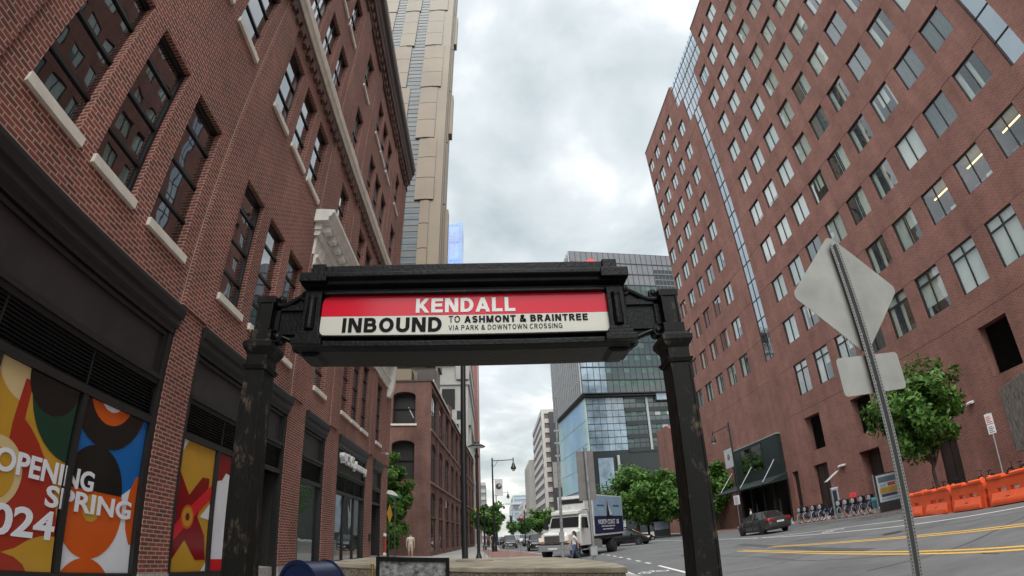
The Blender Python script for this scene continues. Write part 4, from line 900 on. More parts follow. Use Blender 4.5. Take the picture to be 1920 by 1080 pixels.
# ---- tan panelled tower
TT = thing('panelled_tower', 'tall tan tower of staggered metal panels and dark glass strips behind the brick building', 'tower', (0, 0, 0))
tan = M('tan_panel', (.17, .125, .08), .5, var=.14, vs=.12); tan2 = M('tan_panel_pale', (.215, .18, .135), .55, var=.08, vs=.12); tgl = M('tower_glass_band', (.07, .088, .10), .3, spec=.3, var=.4, vs=.5, stretch=(.2, .2, 3)); tsp = M('tower_spandrel', (.035, .04, .043), .35)
mb = MB(); mb.box(-23, -6.4, 58.6, 62, 14.0, 138); mb.build('core', M('tower_core', (.19, .165, .13), .6), TT)
blocks = [(21.5, 33.9, (-20.5, -14.8, -11.9, -9.8), 0), (33.9, 46.2, (-20.2, -15.4, -11.9, -9.6), 0), (46.2, 58.5, (-21.4, -16.2, -12.2, -10.5), 0), (58.5, 70.9, (-20.9, -17.2, -13.0, -11.2), 0), (70.9, 83.2, (-20.2, -17.2, -13.8, -11.3), 0), (83.2, 95.6, (-18.2, -16.2, -13.4, -11.4), 1), (95.6, 108, (-18.1, -16.3, -13.2, -11.5), 1), (108, 120.4, (-19.5, -17.6, -14, -12), 1), (120.4, 133, (-18.6, -16.6, -13, -11), 1)]
for i, (z0, z1, st, pale) in enumerate(blocks):
    edge = -8.25 if i % 2 else -7.75
    spans = [(-23.1, st[0]), (st[1], st[2]), (st[3], edge)]
    for a, b in spans:
        q = (a+b)/2+.1*(b-a); pb = MB()
        for (u0, y0, u1, y1) in ((a, 58.12, q, 57.98), (q, 57.98, b, 58.1)):
            for k in range(3):
                za, zb = z0+.12+(z1-z0)*k/3, z0+(z1-z0)*(k+1)/3-.02
                lo = -.22*(k == 0); pb.prism([(u0, y0-.10*(1-k/2), za), (u1, y1-.10*(1-k/2), za), (u1, 58.5, za), (u0, 58.5, za)], (0, 0, zb-za), pale)
        pb.build('panel', [tan, tan2], TT)
    for a, b in ((st[0], st[1]), (st[2], st[3])):
        gb = MB()
        for k in range(12):
            za = z0+(z1-z0)*k/12; gb.box(a, b, 58.3, 58.58, za, za+(z1-z0)/12-.12, 0 if k % 4 != 3 else 1); gb.box(a, b, 58.24, 58.58, za+(z1-z0)/12-.12, za+(z1-z0)/12, 1)
        gb.build('glass_strip', [tgl, tsp], TT)
    pb = MB(); pb.box(edge, -6.6, 58.2, 60, z0, z1, pale); pb.build('panel', [tan, tan2], TT); pb = MB(); pb.box(-6.4, -6.15, 59.2, 62, z0+.1, z1-.1, pale); pb.build('panel', [tan, tan2], TT)
    if i % 2: pb = MB(); pb.box(-6.15, -5.65, 59.6, 61.2, z0+2.4, z1-.6, pale); pb.build('panel', [tan, tan2], TT)
mb = MB(); mb.box(-23, -6.4, 58.5, 58.59, 14.0, 18, 1); mb.box(-19, -9.2, 56.6, 58.5, 18.8, 20.6, 0); mb.box(-8.7, -6.5, 58.0, 58.59, 14, 21, 1); k = -19
while k < -9.3: mb.box(k, k+.12, 56.5, 56.6, 18.2, 18.8, 2); k += .3
mb.build('podium', [tan, M('podium_brown', (.045, .035, .03), .6), M('railing_pale', (.4, .38, .34), .5)], TT)
# ---- pale building with cornices and flat red tower
WB = thing('pale_stone_building', 'pale grey building with cornices and a dark window beside the black pole', 'building', (0, 0, 0))
pst = M('pale_stucco', (.42, .41, .39), .75, var=.08, vs=.5)
mb = MB(); mb.box(-14, -4.4, 95, 128, .13, 39.5); mb.box(-14, -4.1, 94.7, 128, 30.2, 30.8); mb.box(-14, -4.1, 94.6, 128, 34.2, 34.9); mb.box(-14, -4.2, 94.7, 128, 39.2, 40)
mb.prism([(-6.6, 94.4, 31.2), (-4.2, 94.4, 31.2), (-4.0, 94.4, 34), (-6.8, 94.4, 34)], (0, .6, 0))
mb.prism([(-4.4, 96, 12), (-4.4, 128, 12), (-3.9, 128, 13.2), (-3.9, 96, 13.2)], (0, 0, .6)); mb.box(-4.4, -3.9, 96, 128, 22.5, 23.4); mb.box(-4.4, -4.0, 97, 100, 1, 26); mb.build('wall', pst, WB)
for q in ((-9.4, -6.9, 94.9, 95, 25.4, 29.4), (-9.6, -8, 94.9, 95, 35.2, 38.9), (-7.4, -6.3, 94.9, 95, 35.2, 38.9), (-4.41, -4.35, 102, 104, 14, 21), (-4.41, -4.35, 108, 110, 14, 21), (-4.41, -4.35, 100, 112, 2, 6), (-9.5, -6.2, 94.9, 95, 16, 18.5), (-9.5, -6.2, 94.9, 95, 20, 22.5)): mb = MB(); mb.box(*q); mb.build('window', vdk, WB)
mb = MB(); x = -9.8
while x < -5.7: mb.box(x, x+.18, 94.5, 94.68, 34.9, 36.2); x += .42
mb.box(-9.9, -5.6, 94.45, 94.72, 36.2, 36.35); mb.build('balcony_rail', pst, WB)
RT = thing('red_slab_tower', 'flat pinkish brick tower edge rising behind the pale building', 'tower', (0, 0, 0))
mb = MB(); mb.box(-20, -3.6, 131, 150, .1, 64); mb.build('wall', M('pink_brick', (.24, .105, .095), .85, var=.12, vs=.25), RT); mb = MB(); mb.box(-3.6, -3.3, 131, 131.6, .1, 64); mb.box(-20, -3.3, 130.6, 131, 3, 4.2); mb.build('corner_trim', M('pink_trim', (.33, .22, .2), .8), RT)
# ---- blue glass tower far behind
BT = thing('blue_glass_tower', 'distant bright blue glass tower standing behind the tan tower', 'tower', (-20, 258, 0))
bgl = M('blue_glass', (.07, .19, .56), .1, var=.35, vs=.08, spec=.8); bpl = M('blue_pale_glass', (.16, .29, .62), .2, var=.2, vs=.08)
mb = MB(); mb.prism([(-6.5, -8, 0), (4.9, -8, 0), (4.9, -8, 177), (-6.5, -8, 174)], (0, 18, 0)); mb.build('curtain_wall', bgl, BT); mb = MB()
for z in range(6, 176, 12): mb.box(-6.5, 4.95, -8.12, -8, z, z+1.1)
for x in (-2.7, .2, 3.0): mb.box(x, x+.25, -8.15, -8, 0, 175)
mb.box(3.3, 4.95, -8.2, -8, 0, 176); mb.build('mullion_grid', bpl, BT)
# ---- glass office building on the right
GB = thing('glass_office', 'large dark glass office building with an overhanging ribbed upper volume', 'building', (23.3, 125, 0), math.radians(6))
ggl = M('office_glass', (.012, .03, .033), .06, var=.5, vs=.09, spec=.9); gbr = M('office_glass_sky_tone', (.20, .27, .33), .07, var=.4, vs=.2, spec=.9); mint = M('mint_glass', (.50, .70, .60), .08, var=.2, vs=.05, spec=.9)  # second glass has the bright sky reflection put into its base colour
fin = M('grey_fin', (.36, .37, .38), .5); gcl = M('grey_cladding', (.14, .145, .16), .5, var=.12, vs=.3); gdk = M('office_dark', (.012, .018, .02), .3); gwh = M('office_white', (.33, .35, .34), .6); gbl = M('office_blind_green', (.055, .105, .09), .5, var=.4, vs=.6)
mb = MB(); mb.box(0, 56, 0, 34, 36, 78.4); mb.build('upper_volume', [gdk], GB)
Lh = math.radians(-6)     # street face runs parallel to the road
mb = MB(); r = random.Random(4)
nx, nz = 33, 12; cw, ch = 56/nx, 42.4/12
for i in range(nx):
    for k in range(nz):
        z = 36+k*ch; x = i*cw; mat = 0 if i > 3 else 1  # first columns take the painted sky reflection tone
        if z > 66: mat = 2
        for (a, b) in ((.05, .55), (.55, .95)):
            mm = mat
            if mat == 0 and a == .55 and r.random() < .62: mm = 3
            if mat == 0 and a == .05 and r.random() < .02: mm = 4
            mb.add([(x+.06, -.05, z+ch*a), (x+cw-.06, -.05, z+ch*a), (x+cw-.06, -.05, z+ch*b), (x+.06, -.05, z+ch*b)], [(0, 1, 2, 3)], mm)
mb.box(25.5, 33.3, -.16, -.02, 66.3, 73.2, 5)
for k in range(7): mb.box(25.5+k*1.2, 25.6+k*1.2, -.22, -.1, 66.3, 73.2, 2)
for k in range(3): mb.box(25.5, 33.3, -.22, -.1, 67.8+k*1.9, 68.1+k*1.9, 2)
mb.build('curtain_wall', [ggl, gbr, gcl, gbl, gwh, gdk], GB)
mb = MB()
for k in range(12): mb.box(0, 56, -.16, -.04, 36+k*ch-.1, 36+k*ch+.1, 0)
for i in range(nx+1): mb.box(i*cw-.05, i*cw+.05, -.14, -.03, 36, 78.4, 0)
mb.build('mullion_grid', [rfrm], GB)
a6 = math.tan(math.radians(5.2))
mb = MB()    # ribbed street face
mb.add([(-.1, 0, 36), (-.1, 34, 36), (-.1, 34, 78.4), (-.1, 0, 78.4)], [(0, 1, 2, 3)], 1)
k = 0
while k < 34: mb.box(-.45, -.1, k, k+.5, 36, 78.4, 0); k += 2.0
for z in range(36, 79, 4): mb.box(-.2, -.1, 0, 34, z, z+.3, 0)
mb.build('rib_screen', [fin, M('rib_gap_glass', (.06, .075, .075), .1, spec=.8, var=.4, vs=.4)], GB)
mb = MB(); mb.box(.9, 54, .6, 33, 35.4, 36, 0); mb.build('soffit', gdk, GB)
mb = MB(); mb.box(1.2, 52, 1.8, 33, 0, 35.4, 0); mb.build('lower_volume', [gdk], GB)
mb = MB()
for i in range(30):
    for k in range(8):
        z = 21.2+k*1.77; x = 1.2+i*1.7; odd = k % 2
        mm = 1 if i < 6 else (0 if not odd else (2 if r.random() < .35 else 0))  # corner columns carry the painted sky reflection as well
        if i >= 6 and odd and r.random() < .05: mm = 3
        mb.add([(x+.05, 1.7, z+.1), (x+1.65, 1.7, z+.1), (x+1.65, 1.7, z+1.68), (x+.05, 1.7, z+1.68)], [(0, 1, 2, 3)], mm)
for k in range(5): mb.box(11.5, 52, 1.5, 1.7, 21.2+k*3.54-.6, 21.2+k*3.54+.55, 4)
for x in (17.5, 36): mb.box(x, x+.6, 1.3, 1.6, 21, 35, 3)
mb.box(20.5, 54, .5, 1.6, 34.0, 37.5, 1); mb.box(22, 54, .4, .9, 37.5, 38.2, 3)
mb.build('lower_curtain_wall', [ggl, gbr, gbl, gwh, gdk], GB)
mb = MB(); mb.box(.95, 1.2, 1.9, 33, 12.5, 35.3, 0)
for z in (18, 23.5, 29.5): mb.box(.9, .95, 1.9, 33, z, z+.12, 1)
k = 2
while k < 33: mb.box(.8, 1.2, k, k+.3, 0, 12.2, 1); k += 1.3
mb.build('mint_side_wall', [mint, MATS['grey_fin']], GB)
for x in (8, 25.5, 31): mb = MB(); mb.box(x, x+.6, 1.2, 1.75, 0, 20); mb.build('column', [gwh], GB)
mb = MB(); mb.box(3, 7, 1.6, 1.75, 2, 19.5); mb.build('entrance_glass', [MATS['office_glass_sky_tone']], GB)
rl = thing('roof_sign', 'small red rooftop sign on the glass office', 'sign', (29.3, 125.2, 74.0), math.radians(6)); mb = MB(); mb.lathe([(.001, -.4), (1.6, -.4), (1.6, 0), (.001, 0)], (0, 0, 0), 20, axis='y'); mb.build('disc', M('sign_disc_red', (.75, .05, .05), .4), rl)  # flat round disc in plain red
# ---- striped, concrete and other distant buildings
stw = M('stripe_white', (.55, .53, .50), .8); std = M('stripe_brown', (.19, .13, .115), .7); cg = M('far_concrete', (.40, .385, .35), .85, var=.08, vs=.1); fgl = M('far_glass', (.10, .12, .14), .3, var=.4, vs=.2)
def slabs(name, label, x0, x1, y0, y1, h, fl, m0, m1, extra=None):
    t = thing(name, label, 'building', (0, 0, 0)); a = MB(); a.box(x0+.3, x1, y0+.3, y1, 0, h); a.build('window_band', m1, t); b = MB(); z = fl*.55
    while z < h: b.box(x0, x1, y0, y1, z, z+fl*.45); z += fl
    b.box(x0, x0+1.2, y0-.1, y0+1.5, 0, h); b.build('floor_band', m0, t); return t
t = slabs('striped_office', 'white and brown striped office block beyond the glass building', 20.2, 34, 205, 255, 51, 4.0, stw, std)
mb = MB(); mb.box(23.2, 34, 203.5, 205.2, 0, 50.5); mb.build('dark_end_wall', M('dark_end', (.06, .065, .07), .5), t)
t = thing('concrete_office', 'plain beige concrete office block next to the striped one', 'building', (0, 0, 0)); mb = MB(); mb.box(18.4, 40, 258, 300, 0, 39); mb.box(22, 40, 257, 258, 0, 42); mb.build('wall', cg, t); mb = MB(); mb.box(18.3, 18.4, 260, 294, 30, 34.5); mb.box(23.2, 25, 256.9, 257, 4, 34); mb.build('window', fgl, t); mb = MB()
for k in range(40): mb.box(18.1, 18.4, 258.5+k, 258.7+k, 4, 39)
mb.build('rib', cg, t)
slabs('banded_office', 'low pale office with dark window bands further along', 17.3, 36, 315, 372, 22, 4.4, stw, fgl)
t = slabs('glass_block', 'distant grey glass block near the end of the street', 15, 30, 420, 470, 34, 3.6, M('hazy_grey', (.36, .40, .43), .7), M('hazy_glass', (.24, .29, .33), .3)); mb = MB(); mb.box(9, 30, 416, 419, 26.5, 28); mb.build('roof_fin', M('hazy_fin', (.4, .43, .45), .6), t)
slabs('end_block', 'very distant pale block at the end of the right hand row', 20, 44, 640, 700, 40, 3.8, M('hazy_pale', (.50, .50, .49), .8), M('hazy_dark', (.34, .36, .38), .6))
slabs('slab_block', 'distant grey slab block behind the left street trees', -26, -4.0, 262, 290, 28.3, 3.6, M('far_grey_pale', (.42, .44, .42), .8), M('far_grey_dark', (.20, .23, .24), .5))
# shop awning by the red tower
aw_ = thing('shop_awning', 'small yellow banner sign by the shops beyond the black pole', 'sign', (-3.9, 96, 6.2)); mb = MB(); mb.prism([(0, 0, 0), (1.5, 0, -.3), (1.5, 0, .3), (0, 0, .9)], (0, .12, 0)); mb.build('board', M('yellow_board', (.5, .36, .05), .6), aw_)
# ================================================================ trees
bark = M('bark', (.075, .055, .042), .9, var=.35, vs=8, bump=.6, bs=30, stretch=(1, 1, .25))
lf1 = leafmat('leaf_green', (.028, .095, .016), (.15, .30, .048)); lf2 = leafmat('leaf_deep', (.012, .048, .010), (.05, .135, .022)); lf3 = leafmat('leaf_bright', (.05, .14, .02), (.19, .34, .055))
lfm = leafmat('leaf_mid', (.028, .092, .015), (.15, .30, .05))
def crown_mesh(seed, R, H, n_cl, n_leaf, ls, mat, flat=.0, lo=0.0):
    r = random.Random(seed); mb = MB(); cl = []
    for _ in range(n_cl):
        while True:
            x, y, z = (r.uniform(-1, 1) for _ in range(3)); q = x*x+y*y+z*z
            if .18 < q < 1 and z > -1+lo: break
        k = .66+.46*r.random(); w = 1-.28*max(0, -z)-.25*max(0, z)**2; cl.append((x*R*k*w, y*R*k*w, z*H*k, r.uniform(.11, .30)*R))
    for i in range(n_leaf):
        cx, cy, cz, cr = cl[i % n_cl]
        p = Vector((r.gauss(0, 1), r.gauss(0, 1), r.gauss(0, .8))); p = p.normalized()*cr*(r.random()**.45)+Vector((cx, cy, cz))
        nrm = (Vector((p.x/R, p.y/R, p.z/H))*.9+Vector((r.gauss(0, .5), r.gauss(0, .5), r.gauss(.35, .5)))).normalized()
        a = nrm.cross(Vector((r.gauss(0, 1), r.gauss(0, 1), r.gauss(0, 1)))).normalized(); b = nrm.cross(a); s = ls*r.uniform(.6, 1.25)
        mb.add([p-a*s, p-a*s*.15+b*s*.5-nrm*s*.12, p+a*s-nrm*s*.3, p-a*s*.15-b*s*.5-nrm*s*.12], [(0, 1, 2, 3)])
    me = bpy.data.meshes.new('crown'); me.from_pydata(mb.v, [], mb.f); me.materials.append(mat); return me
def trunk_mesh(seed, h, top, R, r0):
    r = random.Random(seed+99); mb = MB(); pts = [(0, 0, 0), (.01, 0, h*.35), (.05*r.uniform(-1, 1), .05, h*.75), (.08*r.uniform(-1, 1), .1*r.uniform(-1, 1), h)]
    mb.tube(pts, [r0*1.25, r0, r0*.85, r0*.75], 9)
    for i in range(7):
        a = i*2.4+r.random(); e = Vector((math.cos(a)*R*.62, math.sin(a)*R*.62, top*(.55+.35*r.random()))); s = Vector(pts[-1])*.9+Vector((0, 0, -.05*h)); m = (s+e)/2+Vector((0, 0, .12*top)) if e.z > h else (s+e)/2
        mb.tube([s, m, e], [r0*.55, r0*.35, r0*.12], 6)
    me = bpy.data.meshes.new('trunk'); me.from_pydata(mb.v, [], mb.f); me.materials.append(bark); return me
def tree(label, loc, h0, R, H, r0, seed, ncl, nl, ls, mat, group=None, lo=0.0, name='street_tree', zc=None):
    t = thing(name, label, 'tree', loc, 0, group); zc = zc or h0+H*.9
    link('trunk', trunk_mesh(seed, h0, zc+H*.6, R, r0), t)
    link('crown', crown_mesh(seed, R, H, ncl, nl, ls, mat, 0, lo), t, (0, 0, zc)); return t
p = RB(20.75, 22.2)
tree('round leafy tree behind the orange barriers', (p.x, p.y, .13), 2.1, 2.75, 2.45, .11, 3, 120, 15000, .16, lfm, lo=.12, zc=4.75)
tree('dark climbing leafy tree between the two brick buildings on the left', (-7.45, 36.8, .13), .9, 1.95, 3.7, .10, 5, 130, 16000, .16, lfm, zc=3.75)
tr = [('broad bright green tree in the plaza right of the truck', (17.6, 64, .0), 2.3, 4.9, 3.7, 31, lf1), ('leafy plaza tree in front of the small brick annex', (21.6, 60, .0), 2.0, 4.0, 3.0, 32, lf1), ('plaza tree half hidden by the right station post', (25.2, 57.4, .0), 2.0, 3.2, 3.2, 33, lf1), ('smaller darker plaza tree low behind the black sedan', (20.0, 68, .0), 1.8, 3.4, 2.5, 34, lf2)]
for lb, loc, h0, R, H, sd_, mt in tr: tree(lb, loc, h0, R, H, .16, sd_, 95, 9000, .26, mt, 'trees in the plaza')
tree('slim plaza tree beside the green entrance bay', tuple(RB(57.5, 25.0, .13)), 2.2, 2.0, 2.6, .12, 36, 60, 5000, .22, lf1, 'trees in the plaza', zc=5.2)
# street trees far away, both sides
base = tree('nearest street tree beyond the curved arm street lamp', (-.9, 76, .13), 2.2, 2.5, 2.4, .14, 41, 60, 4500, .26, lf1, 'street trees down the road', zc=4.3)
lbs = ['street tree just behind the nearest one on the left', 'street tree further along the left kerb under the lamps', 'pale street tree far along the left kerb', 'street tree by the far traffic signal', 'street tree left of the white truck cab', 'street tree behind the white truck hood', 'last small street tree near the vanishing point', 'street tree beside the grey glass block', 'low street tree left of the tall black lamp']
for lb, (x, y, s, z) in zip(lbs, ((-1.0, 92, 1.15, 0), (-1.2, 118, 1.2, .5), (-1.0, 150, 1.2, 2), (8.6, 170, 1.15, 1), (10.2, 120, 1.15, 2), (11.8, 100, 1.0, 3), (8.0, 230, 1.3, 4), (11.5, 200, 1.3, 5), (-1.4, 110, 1.1, 1))):
    dup(base, (x, y, .1), z, lb, s)
# ================================================================ lamps, signs, barriers
blkm = M('lamp_black', (.012, .013, .015), .4); galv = M('galvanised', (.30, .31, .32), .45, .55, var=.2, vs=6); alu = M('sign_back_aluminium', (.25, .25, .23), .5, .15, var=.12, vs=2.2, col2=(.31, .31, .29))
lampg = M('lamp_glass', (.6, .6, .58), .3)
# tall black pole
t = thing('tall_pole', 'tall plain black pole standing before the pale building', 'pole', (-1.18, 21, .13)); b = MB(); b.tube([(0, 0, 0), (0, 0, 8.9)], [.125, .11], 14); b.lathe([(.2, 0), (.2, .25), (.15, .4)], (0, 0, 0), 14); b.build('shaft', blkm, t); b = MB(); b.box(-.26, -.12, -.09, .09, 6.25, 6.6); b.build('control_box', blkm, t)
# saucer lamp
t = thing('saucer_lamp', 'black post lamp with a wide flat saucer shade', 'street lamp', (-.72, 23.5, .13)); b = MB(); b.tube([(0, 0, 0), (0, 0, 5.45)], [.075, .05], 12); b.lathe([(.16, 0), (.14, .5), (.08, .7)], (0, 0, 0), 14); b.lathe([(.05, 4.95), (.10, 5.02), (.10, 5.12), (.04, 5.2)], (0, 0, 0), 12); b.build('post', blkm, t)
b = MB(); b.lathe([(.39, 5.50), (.40, 5.53), (.28, 5.60), (.12, 5.66), (.10, 5.74), (.001, 5.76)], (0, 0, 0), 24); b.build('lamp_shade', blkm, t, smooth=40); b = MB(); b.lathe([(.36, 5.485), (.36, 5.5), (.001, 5.5)], (0, 0, 0), 20); b.build('lens', lampg, t)
def lantern(name, label, loc, rot, h, arm, banner=None, zc=None):
    t = thing(name, label, 'street lamp', loc, rot, 'curved arm lantern street lamps')
    b = MB(); b.tube([(0, 0, 0), (0, 0, h*.35), (0, 0, h)], [.14, .10, .065], 12); b.lathe([(.26, 0), (.24, .5), (.16, .8), (.11, 1.2)], (0, 0, 0), 14); b.lathe([(.07, h), (.1, h+.06), (.03, h+.16), (.001, h+.28)], (0, 0, 0), 10); b.lathe([(.09, h-.6), (.09, h-.5)], (0, 0, 0), 10); b.build('post', blkm, t)
    b = MB(); b.tube([(0, 0, h-.12), (arm, 0, h-.06)], .045, 8); b.tube([(0, 0, h-.75), (.25, 0, h-.6), (.55, 0, h-.12)], .022, 6); b.tube([(arm, 0, h+.15), (arm, 0, h-.35)], .05, 8); b.build('arm', blkm, t)
    b = MB(); b.lathe([(.05, -.32), (.12, -.42), (.17, -.62), (.25, -.80), (.27, -.95), (.20, -1.02)], (arm, 0, h), 14); b.build('lantern', blkm, t, smooth=40); b = MB(); b.lathe([(.19, -1.0), (.15, -1.14), (.001, -1.22)], (arm, 0, h), 12); b.build('globe', lampg, t)
    if banner is not None:
        w0, w1, z0, z1, mat = banner; b = MB(); b.box(w0, w1, -.012, .012, z0, z1); bn = b.build('banner', M('banner_white', (.55, .54, .56), .7), t); b = MB(); b.lathe([(.001, -.02), (.30, -.02), (.30, .02), (.001, .02)], ((w0+w1)/2, 0, (z0+z1)/2+.1), 24, axis='y'); b.lathe([(.001, -.022), (.13, -.022), (.13, .022), (.001, .022)], ((w0+w1)/2+.08, 0, (z0+z1)/2+.2), 18, 1, axis='y'); b.build('emblem', mat, bn)
        s = 1 if w1 > 0 else -1
        for z in (z0-.04, z1+.04): b = MB(); b.tube([(0, 0, z), (w1 if s > 0 else w0, 0, z)], .018, 6); b.build('banner_bracket', blkm, t)
    return t
em1 = [M('emblem_grey', (.04, .04, .05), .7), M('emblem_light', (.35, .35, .38), .7)]; em2 = [M('emblem_black', (.03, .03, .03), .7, var=.9, vs=12, col2=(.3, .28, .26)), M('emblem_olive', (.3, .3, .06), .7)]
lantern('arm_street_lamp', 'black arm street lamp carrying a banner over the left pavement', (-.05, 50.5, .13), 0, 8.9, 2.05, (.18, .95, 5.4, 6.9, em1))
lantern('arm_street_lamp', 'distant second arm street lamp seen below the banner', (.4, 88, .13), 0, 8.9, 2.0)
lantern('arm_street_lamp', 'very distant third arm street lamp over the trees', (.3, 122, .13), 0, 8.9, 2.0)
t = lantern('arm_street_lamp', 'arm street lamp with a banner before the green entrance bay', tuple(RB(44.9, 22.9, .13)), math.radians(89), 10.0, 4.1, (.15, 2.0, 5.95, 7.75, em2))
t = thing('post_lamp', 'short black post lamp with a flat cap on the brick pavement', 'street lamp', (-1.1, 58, .13)); b = MB(); b.tube([(0, 0, 0), (0, 0, 4.4)], [.12, .09], 10); b.lathe([(.2, 0), (.2, .4), (.12, .6)], (0, 0, 0), 12); b.lathe([(.25, 4.6), (.34, 4.66), (.1, 4.85)], (0, 0, 0), 12); b.tube([(0, 0, 4.4), (0, 0, 4.65)], .15, 10); b.build('post', blkm, t)
# silver pole, big signs seen from behind
t = thing('signal_pole', 'slim grey metal pole in front of the white truck cab', 'pole', (3.0, 24, .13)); b = MB(); b.tube([(0, 0, 0), (.03, 0, 4), (.10, 0, 7.9)], [.075, .065, .05], 10); b.build('shaft', galv, t); b = MB(); b.box(-.11, .11, -.1, .1, 1.05, 1.5); b.build('control_box', galv, t)
b = MB(); b.box(-.23, .16, -.02, .02, 3.55, 4.75); b.build('sign_plate', alu, t); 
for z in (5.0, 5.6, 6.2): b = MB(); b.box(-.08, .2, -.05, .05, z, z+.08); b.build('clamp', galv, t)
t = thing('large_sign', 'tall grey sign board seen from behind beside the truck', 'sign', (2.82, 15.4, .13), math.radians(3)); b = MB(); b.tube([(.02, 0, 0), (-.03, 0, 3.95)], .05, 10); b.build('post', galv, t); b = MB(); b.box(-.30, .22, .05, .07, 2.35, 3.85); b.build('sign_board', M('sign_back_dark', (.16, .15, .145), .6, .2), t); b = MB(); b.box(-.10, .10, -.09, .07, .72, .98); b.build('junction_box', galv, t)
# diamond road sign seen from behind
t = thing('road_sign', 'unpainted back of a diamond road sign with a small plate below on a channel post', 'road sign', (2.885, 3.12, 0), math.radians(-3))
def rrect(w, h, r, n=6):
    o = []
    for cx, cz, a in ((w-r, -h+r, 270), (w-r, h-r, 0), (-w+r, h-r, 90), (-w+r, -h+r, 180)): o += [(cx+r*math.cos(math.radians(a+90*i/n)), cz+r*math.sin(math.radians(a+90*i/n))) for i in range(n+1)]
    return o
c45 = math.sqrt(.5); b = MB(); b.prism([((x-z)*c45, .035, 3.10+(x+z)*c45) for x, z in rrect(.385, .385, .06)], (0, .004, 0)); pl_ = b.build('diamond_plate', alu, t)
def TD(a, bb, d):
    q = Vector((-.30+a*c45, .0335-d, 2.835-.005-a*c45)); q.x += bb*c45; q.z += bb*c45; return tuple(q)
text('stencil', '49625 06-16', TD, .06, .36, -.005, .02, M('stencil_ink', (.06, .06, .05), .6), pl_, 0, .0008)
b = MB(); b.prism([(x-.0, .035, 2.40+z) for x, z in rrect(.31, .152, .035)], (0, .004, 0)); b.build('rectangular_plate', alu, t)
chm, ct, cp_ = _new('perforated_channel'); cp_.inputs['Metallic'].default_value = .5; cp_.inputs['Roughness'].default_value = .5
l_ = ct.links.new; c_ = N('ShaderNodeTexCoord', ct); s_ = N('ShaderNodeSeparateXYZ', ct); l_(c_.outputs['Object'], s_.inputs[0])
def mth(op, a, bv=None):
    n = N('ShaderNodeMath', ct, operation=op); l_(a, n.inputs[0])
    if bv is not None:
        if isinstance(bv, float): n.inputs[1].default_value = bv
        else: l_(bv, n.inputs[1])
    return n.outputs[0]
zf = mth('SUBTRACT', mth('FRACT', mth('MULTIPLY', s_.outputs[2], 39.4)), .5); zf = mth('MULTIPLY', zf, .0254)
xf = mth('SUBTRACT', mth('ABSOLUTE', s_.outputs[0]), .034); dd_ = mth('SQRT', mth('ADD', mth('MULTIPLY', zf, zf), mth('MULTIPLY', xf, xf))); hole = mth('LESS_THAN', dd_, .0062)
mc = N('ShaderNodeMix', ct, data_type='RGBA'); l_(hole, mc.inputs[0]); mc.inputs[6].default_value = (.20, .205, .20, 1); mc.inputs[7].default_value = (.01, .01, .01, 1); l_(mc.outputs[2], cp_.inputs['Base Color'])
b = MB(); sec = [(-.045, .0), (-.024, .0), (-.014, .034), (.014, .034), (.024, .0), (.045, .0), (.045, -.004), (.021, -.004), (.011, .030), (-.011, .030), (-.021, -.004), (-.045, -.004)]
b.prism([(x, y, .0) for x, y in sec], (0, 0, 3.54)); ch_ = b.build('channel_post', [chm], t)
for z in (3.36, 2.72, 2.50, 2.32): b = MB(); b.lathe([(.009, 0), (.009, -.01), (.001, -.012)], (.0, .030, z), 8, axis='y'); b.build('bolt', galv, t)
# parking signs
def psign(label, s, d, h, w, plates, mat=None):
    t = thing('parking_sign', label, 'sign', tuple(RB(s, d, .13)), math.radians(-42)); b = MB(); b.box(-.025, .025, -.012, .012, 0, h); b.build('post', galv, t)
    for z0, z1, m in plates: b = MB(); b.box(-w, w, -.03, -.015, z0, z1); p = b.build('sign_plate', M('parking_plate', (.6, .58, .58), .5), t); b = MB(); [b.box(-w*.75, w*.6-.05*(k % 2), -.033, -.0301, z0+.05+k*.075, z0+.085+k*.075) for k in range(int((z1-z0-.06)/.075))]; b.build('print', m, p)
rp_ = M('print_red', (.4, .06, .07), .6); bp_ = M('print_dark', (.10, .10, .16), .6)
psign('white parking sign on a thin post behind the orange barriers', 15.25, 20.4, 3.3, .17, [(2.83, 3.25, rp_), (2.4, 2.8, bp_)])
psign('white sign on a post by the person at the green entrance', 44.9, 22.6, 3.2, .28, [(2.35, 3.2, bp_)])
# weathered concrete slab
t = thing('concrete_slab', 'weathered concrete slab raised on a stub at the right edge', 'monument', tuple(RB(15.0, 22.2, 0)), math.radians(-58)); b = MB(); b.prism([(-.5, -.1, 1.5), (.9, -.1, 1.5), (.9, -.1, 4.75), (.1, -.1, 4.5), (-.5, -.1, 4.3)], (0, .65, 0)); b.build('slab', M('board_marked_concrete', (.06, .053, .046), .9, var=.5, vs=5, bump=.9, bs=14, stretch=(4, 4, .5), detail=9, col2=(.15, .135, .115)), t, bevel=.03); b = MB(); b.box(-.2, .6, .1, .4, .13, 1.5); b.build('stub', M('stub_concrete', (.24, .22, .19), .9), t)
